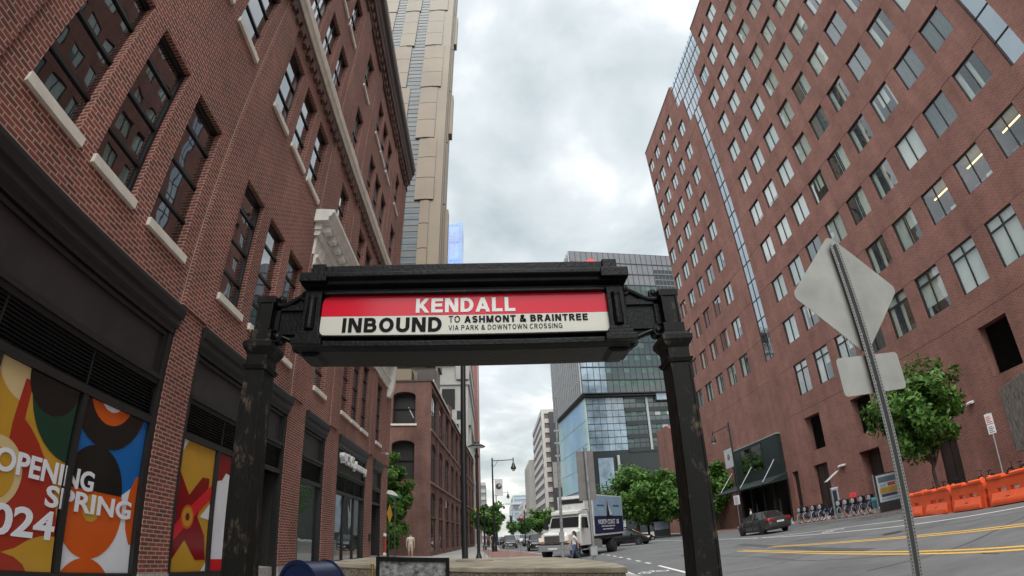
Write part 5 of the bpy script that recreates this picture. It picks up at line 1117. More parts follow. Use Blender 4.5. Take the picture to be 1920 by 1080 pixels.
# orange barriers
orm = M('barrier_orange', (.85, .115, .03), .42, var=.10, vs=2.5); ork = M('barrier_hole', (.10, .10, .09), .7)
def barrier():
    t = thing('barrier', 'x', 'barrier', (0, 0, 0), 0, 'orange plastic barriers along the bus lane'); b = MB(); L_ = .98
    lo = [(-.26, .03), (-.26, .12), (-.24, .2), (-.09, .48), (-.075, .86), (-.10, .90), (-.10, 1.0), (.10, 1.0), (.10, .90), (.075, .86), (.09, .48), (.24, .2), (.26, .12), (.26, .03)]
    mid = [(y, z) for y, z in lo]
    xs = [-L_, -.30, .30, L_]
    # body with two fork slots: built as end blocks, bridge and sill
    def seg(x0, x1, pts): b.prism([(x0, y, z) for y, z in pts], (x1-x0, 0, 0))
    lowp = [(-.26, .03), (-.26, .12), (-.24, .2), (-.11, .44), (.11, .44), (.24, .2), (.26, .12), (.26, .03)]
    seg(-L_+.20, L_-.20, lowp)
    for s in (-1, 1): q = [(-.15, .0), (-.13, .44), (.13, .44), (.15, .0)]; seg(s*L_-.2*(s > 0), s*L_+.2*(s < 0), q)
    up = [(-.095, .58), (-.075, .86), (.075, .86), (.095, .58)]; seg(-L_, L_, up)
    md = [(-.11, .44), (-.095, .58), (.095, .58), (.11, .44)]
    for x0, x1 in ((-L_, -.52), (-.10, .10), (.52, L_)): seg(x0, x1, md)
    cap = [(-.09, .86), (-.11, .90), (-.11, .97), (-.06, 1.01), (.06, 1.01), (.11, .97), (.11, .90), (.09, .86)]
    for x0, x1 in ((-L_+.06, -.18), (.18, L_-.06)): seg(x0, x1, cap)
    seg(-.18, .18, [(-.09, .86), (-.09, .93), (.09, .93), (.09, .86)])
    for x in (-L_+.12, L_-.12): b.lathe([(.07, .0), (.07, .03), (.03, .05)], (x, 0, 1.0), 12)
    for s in (-1, 1):
        for z in (.3, .62): b.box(s*L_, s*(L_+.06), -.08, .08, z, z+.14)
    b.build('body', orm, t, bevel=.018)
    b = MB(); b.box(-.10, .08, -.205, -.18, .25, .29); b.box(-.70, .70, -.10, .10, -.0, .03); b.build('emboss_shade', M('barrier_shadow', (.16, .02, .008), .5), t); return t  # darker orange puts shade into the raised mark and under the body
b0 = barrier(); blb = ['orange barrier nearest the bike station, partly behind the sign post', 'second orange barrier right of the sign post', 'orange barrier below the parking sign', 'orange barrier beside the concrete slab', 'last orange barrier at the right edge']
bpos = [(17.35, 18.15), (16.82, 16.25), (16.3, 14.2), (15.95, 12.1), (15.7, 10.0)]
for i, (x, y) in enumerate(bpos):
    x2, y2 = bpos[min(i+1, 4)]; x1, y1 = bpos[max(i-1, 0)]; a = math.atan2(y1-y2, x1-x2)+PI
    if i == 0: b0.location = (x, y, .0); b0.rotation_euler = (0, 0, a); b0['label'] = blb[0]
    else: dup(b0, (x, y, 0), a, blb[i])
# advertising kiosk, bike share pay station, news box, small street name signs
t = thing('advert_panel', 'upright advertising panel with a yellow poster at the end of the bike row', 'advert panel', tuple(RB(24.75, 22.4, .13)), math.radians(-38)); b = MB(); b.box(-.68, .68, -.09, .09, .0, .55); b.box(-.68, .68, -.09, .09, .55, 2.2); b.build('cabinet', M('advert_cabinet', (.03, .03, .035), .4), t); b = MB(); b.box(-.6, .6, -.105, -.09, .58, 2.12, 0)
for i, (z0, z1, m, x0, x1) in enumerate(((.65, .8, 4, -.48, .5), (.85, 1.02, 3, -.45, .48), (1.05, 1.38, 1, -.5, .5), (1.42, 1.62, 2, .0, .45), (1.42, 1.6, 4, -.45, -.1), (1.68, 2.0, 5, -.5, .5))): b.box(x0, x1, -.112, -.106, z0, z1, m)
b.build('poster', [M('advert_white', (.66, .68, .68), .4), M('advert_yellow', (.5, .32, .04), .4), M('advert_red', (.45, .07, .05), .4), M('advert_navy', (.04, .05, .14), .4), M('advert_pale', (.35, .45, .6), .4), M('advert_teal', (.10, .19, .24), .4)], t)
b = MB(); b.box(-.80, -.72, -.12, .12, 0, 2.25); b.build('side_post', galv, t)
t = thing('pay_station', 'grey bike share pay station with a tilted solar panel', 'pay station', tuple(RB(30.5, 22.8, .13)), math.radians(-20)); b = MB(); b.box(-.22, .22, -.16, .16, 0, 2.1); b.build('cabinet', M('station_grey', (.35, .36, .37), .5), t); b = MB(); b.box(-.18, .1, -.175, -.16, .4, 1.9, 0); b.box(.225, .24, -.15, .15, .9, 1.95, 1); b.box(-.23, .24, -.17, .17, 2.0, 2.1, 2); b.build('screen_panel', [M('station_black', (.02, .03, .04), .3), M('station_blue', (.02, .14, .45), .4), M('station_white', (.65, .65, .66), .4)], t); b = MB(); b.tube([(0, .05, 2.1), (0, .05, 2.75)], .035); b.build('mast', galv, t)
b = MB(); T_ = Matrix.Translation((0, .05, 2.85)) @ Matrix.Rotation(math.radians(-32), 4, 'Y'); b.box(-.55, .55, -.35, .35, -.02, .02, 0, T_); b.box(-.35, .35, -.2, .2, -.024, -.0201, 1, T_); b.build('solar_panel', [M('panel_white', (.62, .63, .64), .4), M('panel_under', (.07, .06, .06), .5)], t)
t = thing('news_box', 'small teal news box beside the advertising panel', 'news box', tuple(RB(26.0, 22.3, .13)), math.radians(-38)); b = MB(); b.box(-.2, .2, -.18, .18, .35, .78); b.prism([(-.2, -.18, .78), (.2, -.18, .78), (.2, .1, .95), (-.2, .1, .95)], (0, .08, 0)); b.build('box', M('news_teal', (.05, .22, .26), .5), t); b = MB(); b.box(-.17, .17, -.15, .15, 0, .35); b.build('stand', M('news_pale', (.5, .55, .56), .5), t)
t = thing('yellow_diamond_sign', 'narrow yellow diamond sign seen edge on before the ivy tree', 'road sign', (-6.05, 30.4, .13), math.radians(78)); b = MB(); b.tube([(0, 0, 0), (0, 0, 3.3)], .03, 8); b.build('post', M('post_dark', (.05, .055, .05), .6), t); b = MB(); b.prism([(0, -.03, 2.2), (.42, -.03, 2.75), (0, -.03, 3.3), (-.42, -.03, 2.75)], (0, .01, 0)); b.build('plate', M('sign_yellow', (.55, .33, .03), .5), t)
t = thing('street_name_sign', 'small green street name blade above the yellow diamond', 'sign', (-5.75, 30.6, 3.85), math.radians(20)); b = MB(); b.box(-.35, .35, -.012, .012, 0, .22); b.box(-.03, .03, -.04, -.02, -3.7, .2, 1); b.build('blade', [M('sign_green', (.01, .14, .07), .5), MATS['post_dark']], t)
# bicycle racks on the left, distant signal
def rack(label, x, y, rz):
    t = thing('bike_rack', label, 'bike rack', (x, y, .13), rz, 'inverted U bike racks'); b = MB(); b.tube([(-.3, 0, 0), (-.3, 0, .75), (-.2, 0, .87), (.2, 0, .87), (.3, 0, .75), (.3, 0, 0)], .025, 8); b.build('hoop', galv, t)
for i, (x, y, rz) in enumerate(((-.55, 34, 1.2), (.75, 34.5, 1.3), (1.7, 38, 1.2))): rack(('bike rack hoop beside the saucer lamp post', 'bike rack hoop near the middle of the left pavement', 'bike rack hoop closest to the left kerb')[i], x, y, rz)
t = thing('traffic_signal', 'distant traffic signal on a mast showing red', 'traffic light', (4.2, 74, .1)); b = MB(); b.tube([(.0, 0, 0), (0, 0, 5.0)], .09, 8); b.tube([(0, 0, 4.2), (-2.2, 0, 4.3)], .05, 6); b.build('mast', blkm, t)
for x in (-.5, -1.9): b = MB(); b.box(x-.17, x+.17, -.15, .1, 3.2, 4.25); hd = b.build('signal_head', blkm, t); 
b = MB(); b.lathe([(.11, -.17), (.001, -.18)], (-.5, 0, 4.05), 12, axis='y'); b.build('red_lens', emis('signal_red', (1, .05, .04), 2.5), t)
# ================================================================ vehicles
tyre = M('tyre_rubber', (.014, .014, .015), .8); rimm = M('wheel_rim', (.35, .35, .36), .35, .8); cgl = M('car_glass', (.012, .015, .016), .06, spec=.9, var=.1); trimk = M('car_trim_black', (.012, .012, .013), .5); redl = M('tail_lamp', (.35, .012, .015), .2); headl = M('head_lamp', (.6, .6, .58), .15); plate = M('number_plate', (.6, .6, .6), .5); warm = emis('lit_headlamp', (.8, .62, .46), .10)
def paint(n, c, r=.22): return M('car_paint_'+n, c, r, var=.03, spec=.7)
def loft(mb, secs, m=0, caps=True):
    n = len(secs[0]); o = len(mb.v); mb.add([p for s in secs for p in s], [(i*n+j, i*n+(j+1) % n, (i+1)*n+(j+1) % n, (i+1)*n+j) for i in range(len(secs)-1) for j in range(n)], m)
    if caps: mb.f += [tuple(range(o+n-1, o-1, -1)), tuple(range(o+(len(secs)-1)*n, o+len(secs)*n))]; mb.m += [m, m]
def wheel(t, x, y, r, w, rm=rimm, name='wheel'):
    b = MB(); b.lathe([(r*.62, -w/2), (r*.93, -w/2), (r, -w*.32), (r, w*.32), (r*.93, w/2), (r*.62, w/2)], (0, 0, 0), 22, axis='y'); o = b.build(name, tyre, t, (x, y, r), smooth=35)
    q = 1 if y > 0 else -1; b = MB(); b.lathe([(.001, q*w*.40), (r*.60, q*w*.36), (r*.66, q*w*.5), (r*.66, -q*w*.3), (.001, -q*w*.3)], (0, 0, 0), 20, axis='y')
    for k in range(5):
        a = 2*PI*k/5; T = Matrix.Rotation(a, 4, 'Y'); b.box(r*.12, r*.6, q*w*.36, q*w*.5, -.035, .035, 0, T)
    b.build('rim', rm, o)
def sedan(label, loc, rz, col, group=None, h=1.47, name='car', lit=False, suv=0):
    """saloon car; local +x is forward"""
    t = thing(name, label, 'car', loc, rz, group); P_ = col; b = MB()
    st = [(-2.40, .72, .42, .86), (-2.32, .84, .30, 1.02), (-1.95, .90, .24, 1.06), (-1.35, .92, .20, 1.0), (0, .925, .19, .97), (1.0, .92, .20, .96), (1.55, .90, .21, .92), (2.05, .85, .24, .82), (2.33, .76, .30, .70), (2.42, .62, .38, .58)]
    if suv: st = [(x, w, zb, zt+.10+(.06 if x > .9 else 0)) for x, w, zb, zt in st]
    def sec(x, w, zb, zt): hp = [(0, zb), (w*.86, zb), (w*.97, zb+.10), (w, zb+(zt-zb)*.45), (w*.985, zb+(zt-zb)*.72), (w*.93, zt-.035), (w*.80, zt), (0, zt+.02)]; return [(x, y, z) for y, z in hp]+[(x, -y, z) for y, z in hp[-2:0:-1]]
    loft(b, [sec(*s) for s in st]); b.build('body', P_, t, smooth=35)
    zb = 1.03+.12*suv if suv else .98; top = h
    gs = [(-1.98, zb, .70, .60), (-1.22, top-.07, .74, .55), (-.75, top-.01, .76, .585), (-.2, top, .77, .60), (.30, top-.035, .76, .585), (1.22, zb-.03, .74, .66)]
    if suv: gs[0] = (-2.25, zb, .78, .70); gs[1] = (-2.0, top-.06, .78, .60); gs[2] = (-1.2, top, .78, .62)
    g = MB(); g_sec = [[(x, -w0, .9), (x, -w1, z), (x, w1, z), (x, w0, .9)] for x, z, w0, w1 in gs]; loft(g, g_sec); g.build('windows', cgl, t, smooth=20)
    r = MB(); rs = [(x, z+.012, w1) for x, z, w0, w1 in gs[1:5]]
    loft(r, [[(x, -w*1.01, z-.03), (x, -w*.9, z+.012), (x, 0, z+.03), (x, w*.9, z+.012), (x, w*1.01, z-.03)] for x, z, w in rs])
    for s in (-1, 1):
        for i, j in ((0, 1), (5, 4)):
            A_, B_ = gs[i], gs[j]; r.tube([(A_[0], s*A_[2]*.97, max(.92, A_[1]-.06)), (B_[0], s*(B_[3]+.01), B_[1])], .035, 6)
        r.tube([(-.15, s*.83, .95), (-.22, s*.615, top-.02)], .03, 6); r.tube([(-1.25, s*.83, .97), (-1.0, s*.6, top-.04)], .03, 6)
    r.build('roof', P_, t)
    for x in (-1.40, 1.42):
        for y in (-.82, .82):
            a = MB(); s = 1 if y > 0 else -1; a.lathe([(.37, 0), (.37, s*.095), (.001, s*.096)], (x, y+s*.02 - s*.0, .33), 20, axis='y'); a.build('wheel_arch', trimk, t); wheel(t, x, y+s*.035, .325, .22)
    for s in (-1, 1):
        a = MB(); a.prism([(-2.345, s*.86, .86), (-2.05, s*.915, .90), (-2.02, s*.91, .99), (-2.30, s*.82, 1.0), (-2.40, s*.45, .95), (-2.42, s*.45, .84)], (0, 0, .012)); a.box(-2.43, -2.33, s*.45, s*.80, .82, .96); a.build('tail_light', redl, t)
        a = MB(); a.box(2.16, 2.37, s*.50, s*.76, .60, .73); a.build('headlight', warm if lit else headl, t)
        a = MB(); a.box(.72, .88, s*.93, s*1.08, .94, 1.06); a.box(.74, .8, s*.86, s*.95, .93, .98); a.build('mirror', P_, t)
        a = MB()
        for x in (-.18, .92, -1.15): a.box(x, x+.012, s*.905, s*.928, .30, .93)
        a.box(-1.5, 1.4, s*.90, s*.931, .26, .32); a.build('door_trim', trimk, t)
    a = MB(); a.box(2.30, 2.425, -.42, .42, .42, .60); a.build('grille', trimk, t); a = MB(); a.box(2.35, 2.44, -.6, .6, .30, .38); a.build('air_intake', trimk, t); a = MB(); a.box(-2.44, -2.3, -.7, .7, .30, .44); a.build('rear_bumper_insert', trimk, t)
    a = MB(); a.box(-2.43, -2.41, -.26, .26, .68, .80); a.build('rear_plate', plate, t); a = MB(); a.box(2.425, 2.44, -.24, .24, .40, .50); a.build('front_plate', plate, t)
    return t
K_, G_, S_, W_ = paint('black', (.010, .010, .011)), paint('grey', (.045, .043, .042)), paint('silver', (.30, .31, .32), .3), paint('white', (.55, .55, .55))
sedan('dark grey saloon car driving away past the bike station', (17.95, 33.4, 0), math.radians(90.5), G_, name='saloon_car')
sedan('black saloon car with lit headlights behind the white truck', (11.9, 47.6, 0), math.radians(-36), K_, name='saloon_car', lit=True)
gq = 'cars queued along the left kerb'
sedan('black car nosing out beside the truck hood in the left queue', (4.2, 54, 0), math.radians(-92), K_, gq, 1.62, suv=1)
sedan('dark car facing forward behind the bike racks', (1.9, 69, 0), math.radians(-90), G_, gq, 1.66, suv=1)
sedan('white car further back in the left queue', (2.6, 84, 0), math.radians(-90), W_, gq)
sedan('silver car far back between the trees', (5.0, 78, 0), math.radians(-90), S_, gq, 1.6, suv=1)
sedan('black car at the far end of the left queue', (1.8, 96, 0), math.radians(-90), K_, gq)
sedan('white van like car far away near the signal', (5.2, 100, 0), math.radians(-90), W_, gq, 1.75, suv=1)
# ---- delivery truck
TK = thing('delivery_truck', 'white cab box truck with a blue sailing boat panel turning towards the camera', 'truck', (3.35, 31.5, 0), math.radians(-90-33))
tw = M('truck_white', (.60, .60, .58), .3, var=.06, vs=2); chrome = M('truck_chrome', (.45, .45, .46), .25, .8); navy = M('truck_navy', (.008, .015, .065), .4); skyb = M('truck_sky_blue', (.26, .38, .50), .4, var=.12, vs=.8); tgrey = M('truck_bumper_grey', (.22, .225, .23), .45, var=.1)
# local +x forward, front bumper at x=0
b = MB(); hs = [(-.15, .72, 1.05, 1.52), (-.35, .92, .95, 1.62), (-.9, .98, .9, 1.70), (-1.75, 1.06, .85, 1.82)]
loft(b, [[(x, -w, z0), (x, -w, z1-.16), (x, -w*.8, z1), (x, w*.8, z1), (x, w, z1-.16), (x, w, z0)] for x, w, z0, z1 in hs]); b.build('hood', tw, TK, bevel=.03)
b = MB(); cs = [(-1.75, 1.10, .75, 1.85, 1.10), (-2.05, 1.12, .75, 2.62, 1.02), (-2.2, 1.12, .75, 2.74, 1.0), (-3.25, 1.12, .75, 2.76, 1.02), (-3.3, 1.1, .75, 2.70, 1.0)]
loft(b, [[(x, -w, z0), (x, -w, 1.8), (x, -w2, z1-.08), (x, -w2*.9, z1), (x, w2*.9, z1), (x, w2, z1-.08), (x, w, 1.8), (x, w, z0)] for x, w, z0, z1, w2 in cs]); b.build('cab', tw, TK, bevel=.02)
b = MB(); b.prism([(-1.745, -.98, 1.92), (-1.745, .98, 1.92), (-2.0, .92, 2.55), (-2.0, -.92, 2.55)], (.02, 0, .008)); b.build('windscreen', cgl, TK)
for s in (-1, 1):
    b = MB(); b.prism([(-2.02, s*1.13, 1.86), (-2.95, s*1.13, 1.82), (-2.95, s*1.06, 2.52), (-2.18, s*1.06, 2.52)], (0, s*.012, 0)); b.build('side_window', cgl, TK)
    b = MB(); b.box(-1.9, -1.78, s*1.18, s*1.42, 1.85, 2.45); b.tube([(-1.85, s*1.1, 2.4), (-1.85, s*1.25, 2.4)], .02); b.build('mirror', trimk, TK)
    b = MB(); b.box(-.32, -.12, s*.62, s*.95, 1.12, 1.36); b.build('headlight', warm, TK)
b = MB(); b.box(-.2, -.10, -.56, .56, 1.02, 1.44, 0)
for k in range(6): b.box(-.10, -.085, -.54, .54, 1.06+k*.065, 1.09+k*.065, 1)
b.build('grille', [trimk, chrome], TK)
b = MB(); b.prism([(-.35, -1.2, .52), (-.02, -.9, .52), (-.02, .9, .52), (-.35, 1.2, .52)], (0, 0, .36)); b.box(-.03, 0, -.30, .30, .60, .72, 1); b.build('bumper', [tgrey, plate], TK, bevel=.02)
b = MB(); b.box(-3.4, -1.9, -.95, .95, 2.72, 2.95); b.prism([(-2.0, -.9, 2.9), (-2.0, .9, 2.9), (-2.3, .85, 3.0), (-2.3, -.85, 3.0)], (-.9, 0, .1)); b.build('cab_fairing', tw, TK, bevel=.04)
b = MB(); b.box(-3.55, -3.0, -.95, .95, 3.0, 3.82, 0); b.box(-3.02, -2.97, -.85, .85, 3.45, 3.75, 1); b.box(-3.02, -2.96, -.9, .9, 3.08, 3.35, 0); b.tube([(-2.6, -1.25, 3.05), (-2.6, 1.1, 3.05)], .03, 6); b.build('cooling_unit', [M('cooling_white', (.5, .5, .48), .5), trimk], TK, bevel=.03)
b = MB(); b.box(-9.3, -3.55, -1.25, 1.25, 1.25, 4.0); b.build('box_body', tw, TK, bevel=.02)
for s in (-1, 1):
    b = MB(); b.box(-9.2, -3.7, s*1.252, s*1.262, 2.55, 3.92, 0); b.box(-9.2, -3.7, s*1.252, s*1.262, 1.38, 2.55, 1)
    y = s*1.266; b.prism([(-6.55, y, 2.5), (-5.95, y, 2.5), (-6.2, y, 3.75)], (0, s*.003, 0), 2); b.prism([(-6.6, y, 2.62), (-6.26, y, 3.5), (-7.05, y, 2.66)], (0, s*.003, 0), 3); b.prism([(-7.15, y, 2.46), (-5.8, y, 2.46), (-5.95, y, 2.58), (-7.0, y, 2.58)], (0, s*.003, 0), 2)
    p_side = b.build('side_panel', [skyb, navy, trimk, M('sail_white', (.62, .63, .64), .5)], TK)
    if s > 0:
        TT_ = lambda a, bb, d: (-a, 1.267+d, bb)
        text('lettering', 'NORTH COAST', TT_, 4.35, 7.55, 1.98, 2.32, plate, p_side, .02, .002)
        b = MB()
        for z, a0, a1 in ((1.82, 4.9, 7.2), (1.62, 5.1, 7.0)):
            q = a0; rr_ = random.Random(3)
            while q < a1: w = rr_.uniform(.08, .3); b.box(-q-w, -q, 1.262, 1.267, z, z+.07); q += w+.06
        for q in (7.85, 8.1): b.box(-q-.18, -q, 1.262, 1.267, 2.0, 2.14); b.box(-q-.18, -q, 1.262, 1.267, 2.18, 2.3)
        for z0, q in ((3.2, 4.3), (3.2, 7.3)):
            x = q; rr_ = random.Random(8)
            while x < q+1.2: w = rr_.uniform(.08, .26); b.box(-x-w, -x, 1.262, 1.267, z0, z0+.12, 1); x += w+.07
        b.build('small_print', [plate, navy], p_side)
b = MB(); b.box(-9.3, -1.0, -.5, .5, .62, .95); b.box(-9.3, -3.6, -1.1, 1.1, 1.05, 1.25); b.box(-9.35, -9.2, -1.2, 1.2, .5, .65); b.build('chassis', trimk, TK)
b = MB(); b.box(-4.9, -3.5, .75, 1.2, .45, 1.0); b.build('fuel_tank', tgrey, TK); b = MB(); b.box(-3.5, -3.35, .9, 1.15, .9, 2.9); b.build('exhaust_stack', tgrey, TK)
for s in (-1, 1): b = MB(); b.box(-3.3, -2.0, s*1.0, s*1.2, .45, .52); b.build('step', tgrey, TK)
for x in (-1.15, -7.3):
    for y in (-.95, .95): wheel(TK, x, y, .5, .30 if x > -3 else .52, M('truck_rim', (.5, .5, .5), .4, .5))
# ---- bicycles
bkf = M('bike_blue_frame', (.012, .035, .09), .4); bkk = M('bike_black', (.015, .015, .016), .6); bkt = M('tyre_with_reflective_wall', (.6, .6, .58), .6); bkw = M('bike_plate_white', (.42, .44, .46), .5)
def bicycle(label, loc, rz, fr, share=True, group=None, name='bicycle'):
    t = thing(name, label, 'bicycle', loc, rz, group); r = .33
    for x in (-.52, .54):
        b = MB(); b.torus((0, 0, 0), r, .024, 'y', 26, 6, 0)
        if share: b.torus((0, .02, 0), r-.02, .016, 'y', 26, 4, 1); b.torus((0, -.02, 0), r-.02, .016, 'y', 26, 4, 1)
        for k in range(9): a = 2*PI*k/9; b.tube([(0, 0, 0), (r*math.cos(a), 0, r*math.sin(a))], .004, 4)
        b.lathe([(.04, -.05), (.04, .05)], (0, 0, 0), 8, axis='y'); b.build('wheel', [tyre, bkt], t, (x, 0, r+.024))
    b = MB(); b.tube([(-.52, .04, .35), (-.12, 0, .30), (.30, 0, .62), (.40, 0, .80)], .03, 8); b.tube([(-.12, 0, .3), (-.24, 0, .78)], .025, 8); b.tube([(-.52, -.05, .35), (-.2, 0, .62)], .015, 6); b.tube([(-.52, .05, .35), (-.2, 0, .62)], .015, 6)
    b.tube([(.54, .06, .35), (.44, .06, .68), (.40, 0, .78), (.37, 0, 1.0)], .02, 8); b.tube([(.54, -.06, .35), (.44, -.06, .68), (.40, 0, .78)], .018, 8)
    for x in (-.52, .54): b.tube([(x+.37*math.cos(a), 0, .354+.37*math.sin(a)) for a in [PI*(.05+.11*k) for k in range(8)]], .03 if share else .015, 5)
    b.lathe([(.09, -.03), (.09, .03)], (-.12, .05, .3), 12, axis='y'); b.build('frame', fr, t)
    b = MB(); b.prism([(-.40, -.09, .85), (-.36, -.10, .89), (-.12, -.02, .88), (-.12, .02, .88), (-.36, .10, .89), (-.40, .09, .85)], (0, 0, .04)); b.tube([(-.24, 0, .76), (-.26, 0, .86)], .018); b.build('saddle', bkk, t)
    b = MB(); b.tube([(.28, -.30, 1.03), (.36, -.18, 1.06), (.38, 0, 1.0), (.36, .18, 1.06), (.28, .30, 1.03)], .015, 6); b.build('handlebar', bkk, t)
    if share:
        b = MB(); b.prism([(.42, -.16, .70), (.42, .16, .70), (.46, .19, 1.0), (.46, -.19, 1.0)], (.16, 0, .02)); b.build('basket', bkk, t)
        b = MB(); b.lathe([(.14, .0), (.001, .012)], (.635, 0, .88), 16, axis='x'); b.lathe([(.14, .0), (.001, -.01)], (.635, 0, .88), 16, axis='x'); b.build('front_disc', bkw, t)
        b = MB(); b.prism([(-.80, .03, .34), (-.62, .03, .70), (-.40, .03, .70), (-.5, .03, .4)], (0, .01, 0)); b.prism([(-.80, -.03, .34), (-.62, -.03, .70), (-.40, -.03, .70), (-.5, -.03, .4)], (0, -.01, 0)); b.build('wheel_guard', bkf, t)
    return t
BK = 1.14
gb_ = 'blue share bicycles docked along the kerb'
bl_ = ['blue share bicycle at the far left end of the dock row', 'second blue share bicycle from the left end of the row', 'blue share bicycle third from the left, behind its neighbours', 'blue share bicycle just left of the pay station', 'blue share bicycle right of the pay station', 'blue share bicycle under the red square sign', 'blue share bicycle in the middle of the right hand group', 'blue share bicycle left of the news box', 'last blue share bicycle beside the advertising panel']
ss_ = [34.7, 33.85, 32.9, 31.9, 29.9, 29.1, 28.3, 27.5, 26.7]
B0 = bicycle(bl_[0], tuple(RB(ss_[0], 23.05, .134)), math.radians(180+12), bkf, True, gb_, 'share_bicycle')
for lb, s in zip(bl_[1:], ss_[1:]): dup(B0, tuple(RB(s, 23.05+.06*math.sin(s*9), .134)), math.radians(180+12+5*math.sin(s*7)), lb, BK)
B0.scale = (BK,)*3
for i, s in enumerate(ss_+[35.5, 36.2, 30.9]):
    if i == 0:
        dk = thing('bike_dock', 'x', 'bike dock', tuple(RB(s+.3, 22.45, .134)), 0, 'small docking posts between the share bicycles'); b = MB(); b.box(-.12, .12, -.3, .3, 0, .05, 0); b.prism([(-.08, -.1, .05), (-.08, .14, .05), (-.08, .02, .42)], (.16, 0, 0), 1); b.box(-.05, .05, -.05, .06, .3, .55, 0); b.build('post', [galv, bkw], dk)
        dk['label'] = 'small grey dock post with a pale plate between the share bicycles'
    else: dup(dk, tuple(RB(s+.3, 22.45, .134)), 0)
rsq = thing('square_sign', 'bright red square sign standing over the bike row', 'sign', tuple(RB(29.6, 23.6, .134)), math.radians(-35)); b = MB(); b.box(-.24, .24, -.012, .012, 1.02, 1.5); b.build('board', M('sign_coral', (.72, .06, .07), .5), rsq); b = MB(); b.tube([(0, 0, 0), (0, 0, 1.02)], .02); b.build('post', bkk, rsq)
ob = bicycle('dark bicycle leaning near the street tree trunk', tuple(RB(20.9, 23.6, .13)), math.radians(70), bkk, False, 'bicycles behind the barriers')
dup(ob, tuple(RB(22.2, 23.9, .13)), math.radians(110), 'dark bicycle parked left of the street tree'); dup(ob, tuple(RB(19.3, 24.4, .13)), math.radians(75), 'dark bicycle by the brick wall right of the tree'); dup(ob, tuple(RB(20.1, 23.2, .13)), math.radians(20), 'dark bicycle turned along the barriers with its bars showing'); dup(ob, tuple(RB(18.3, 25.8, .13)), math.radians(80), 'dark bicycle against the brick wall below the parking sign')
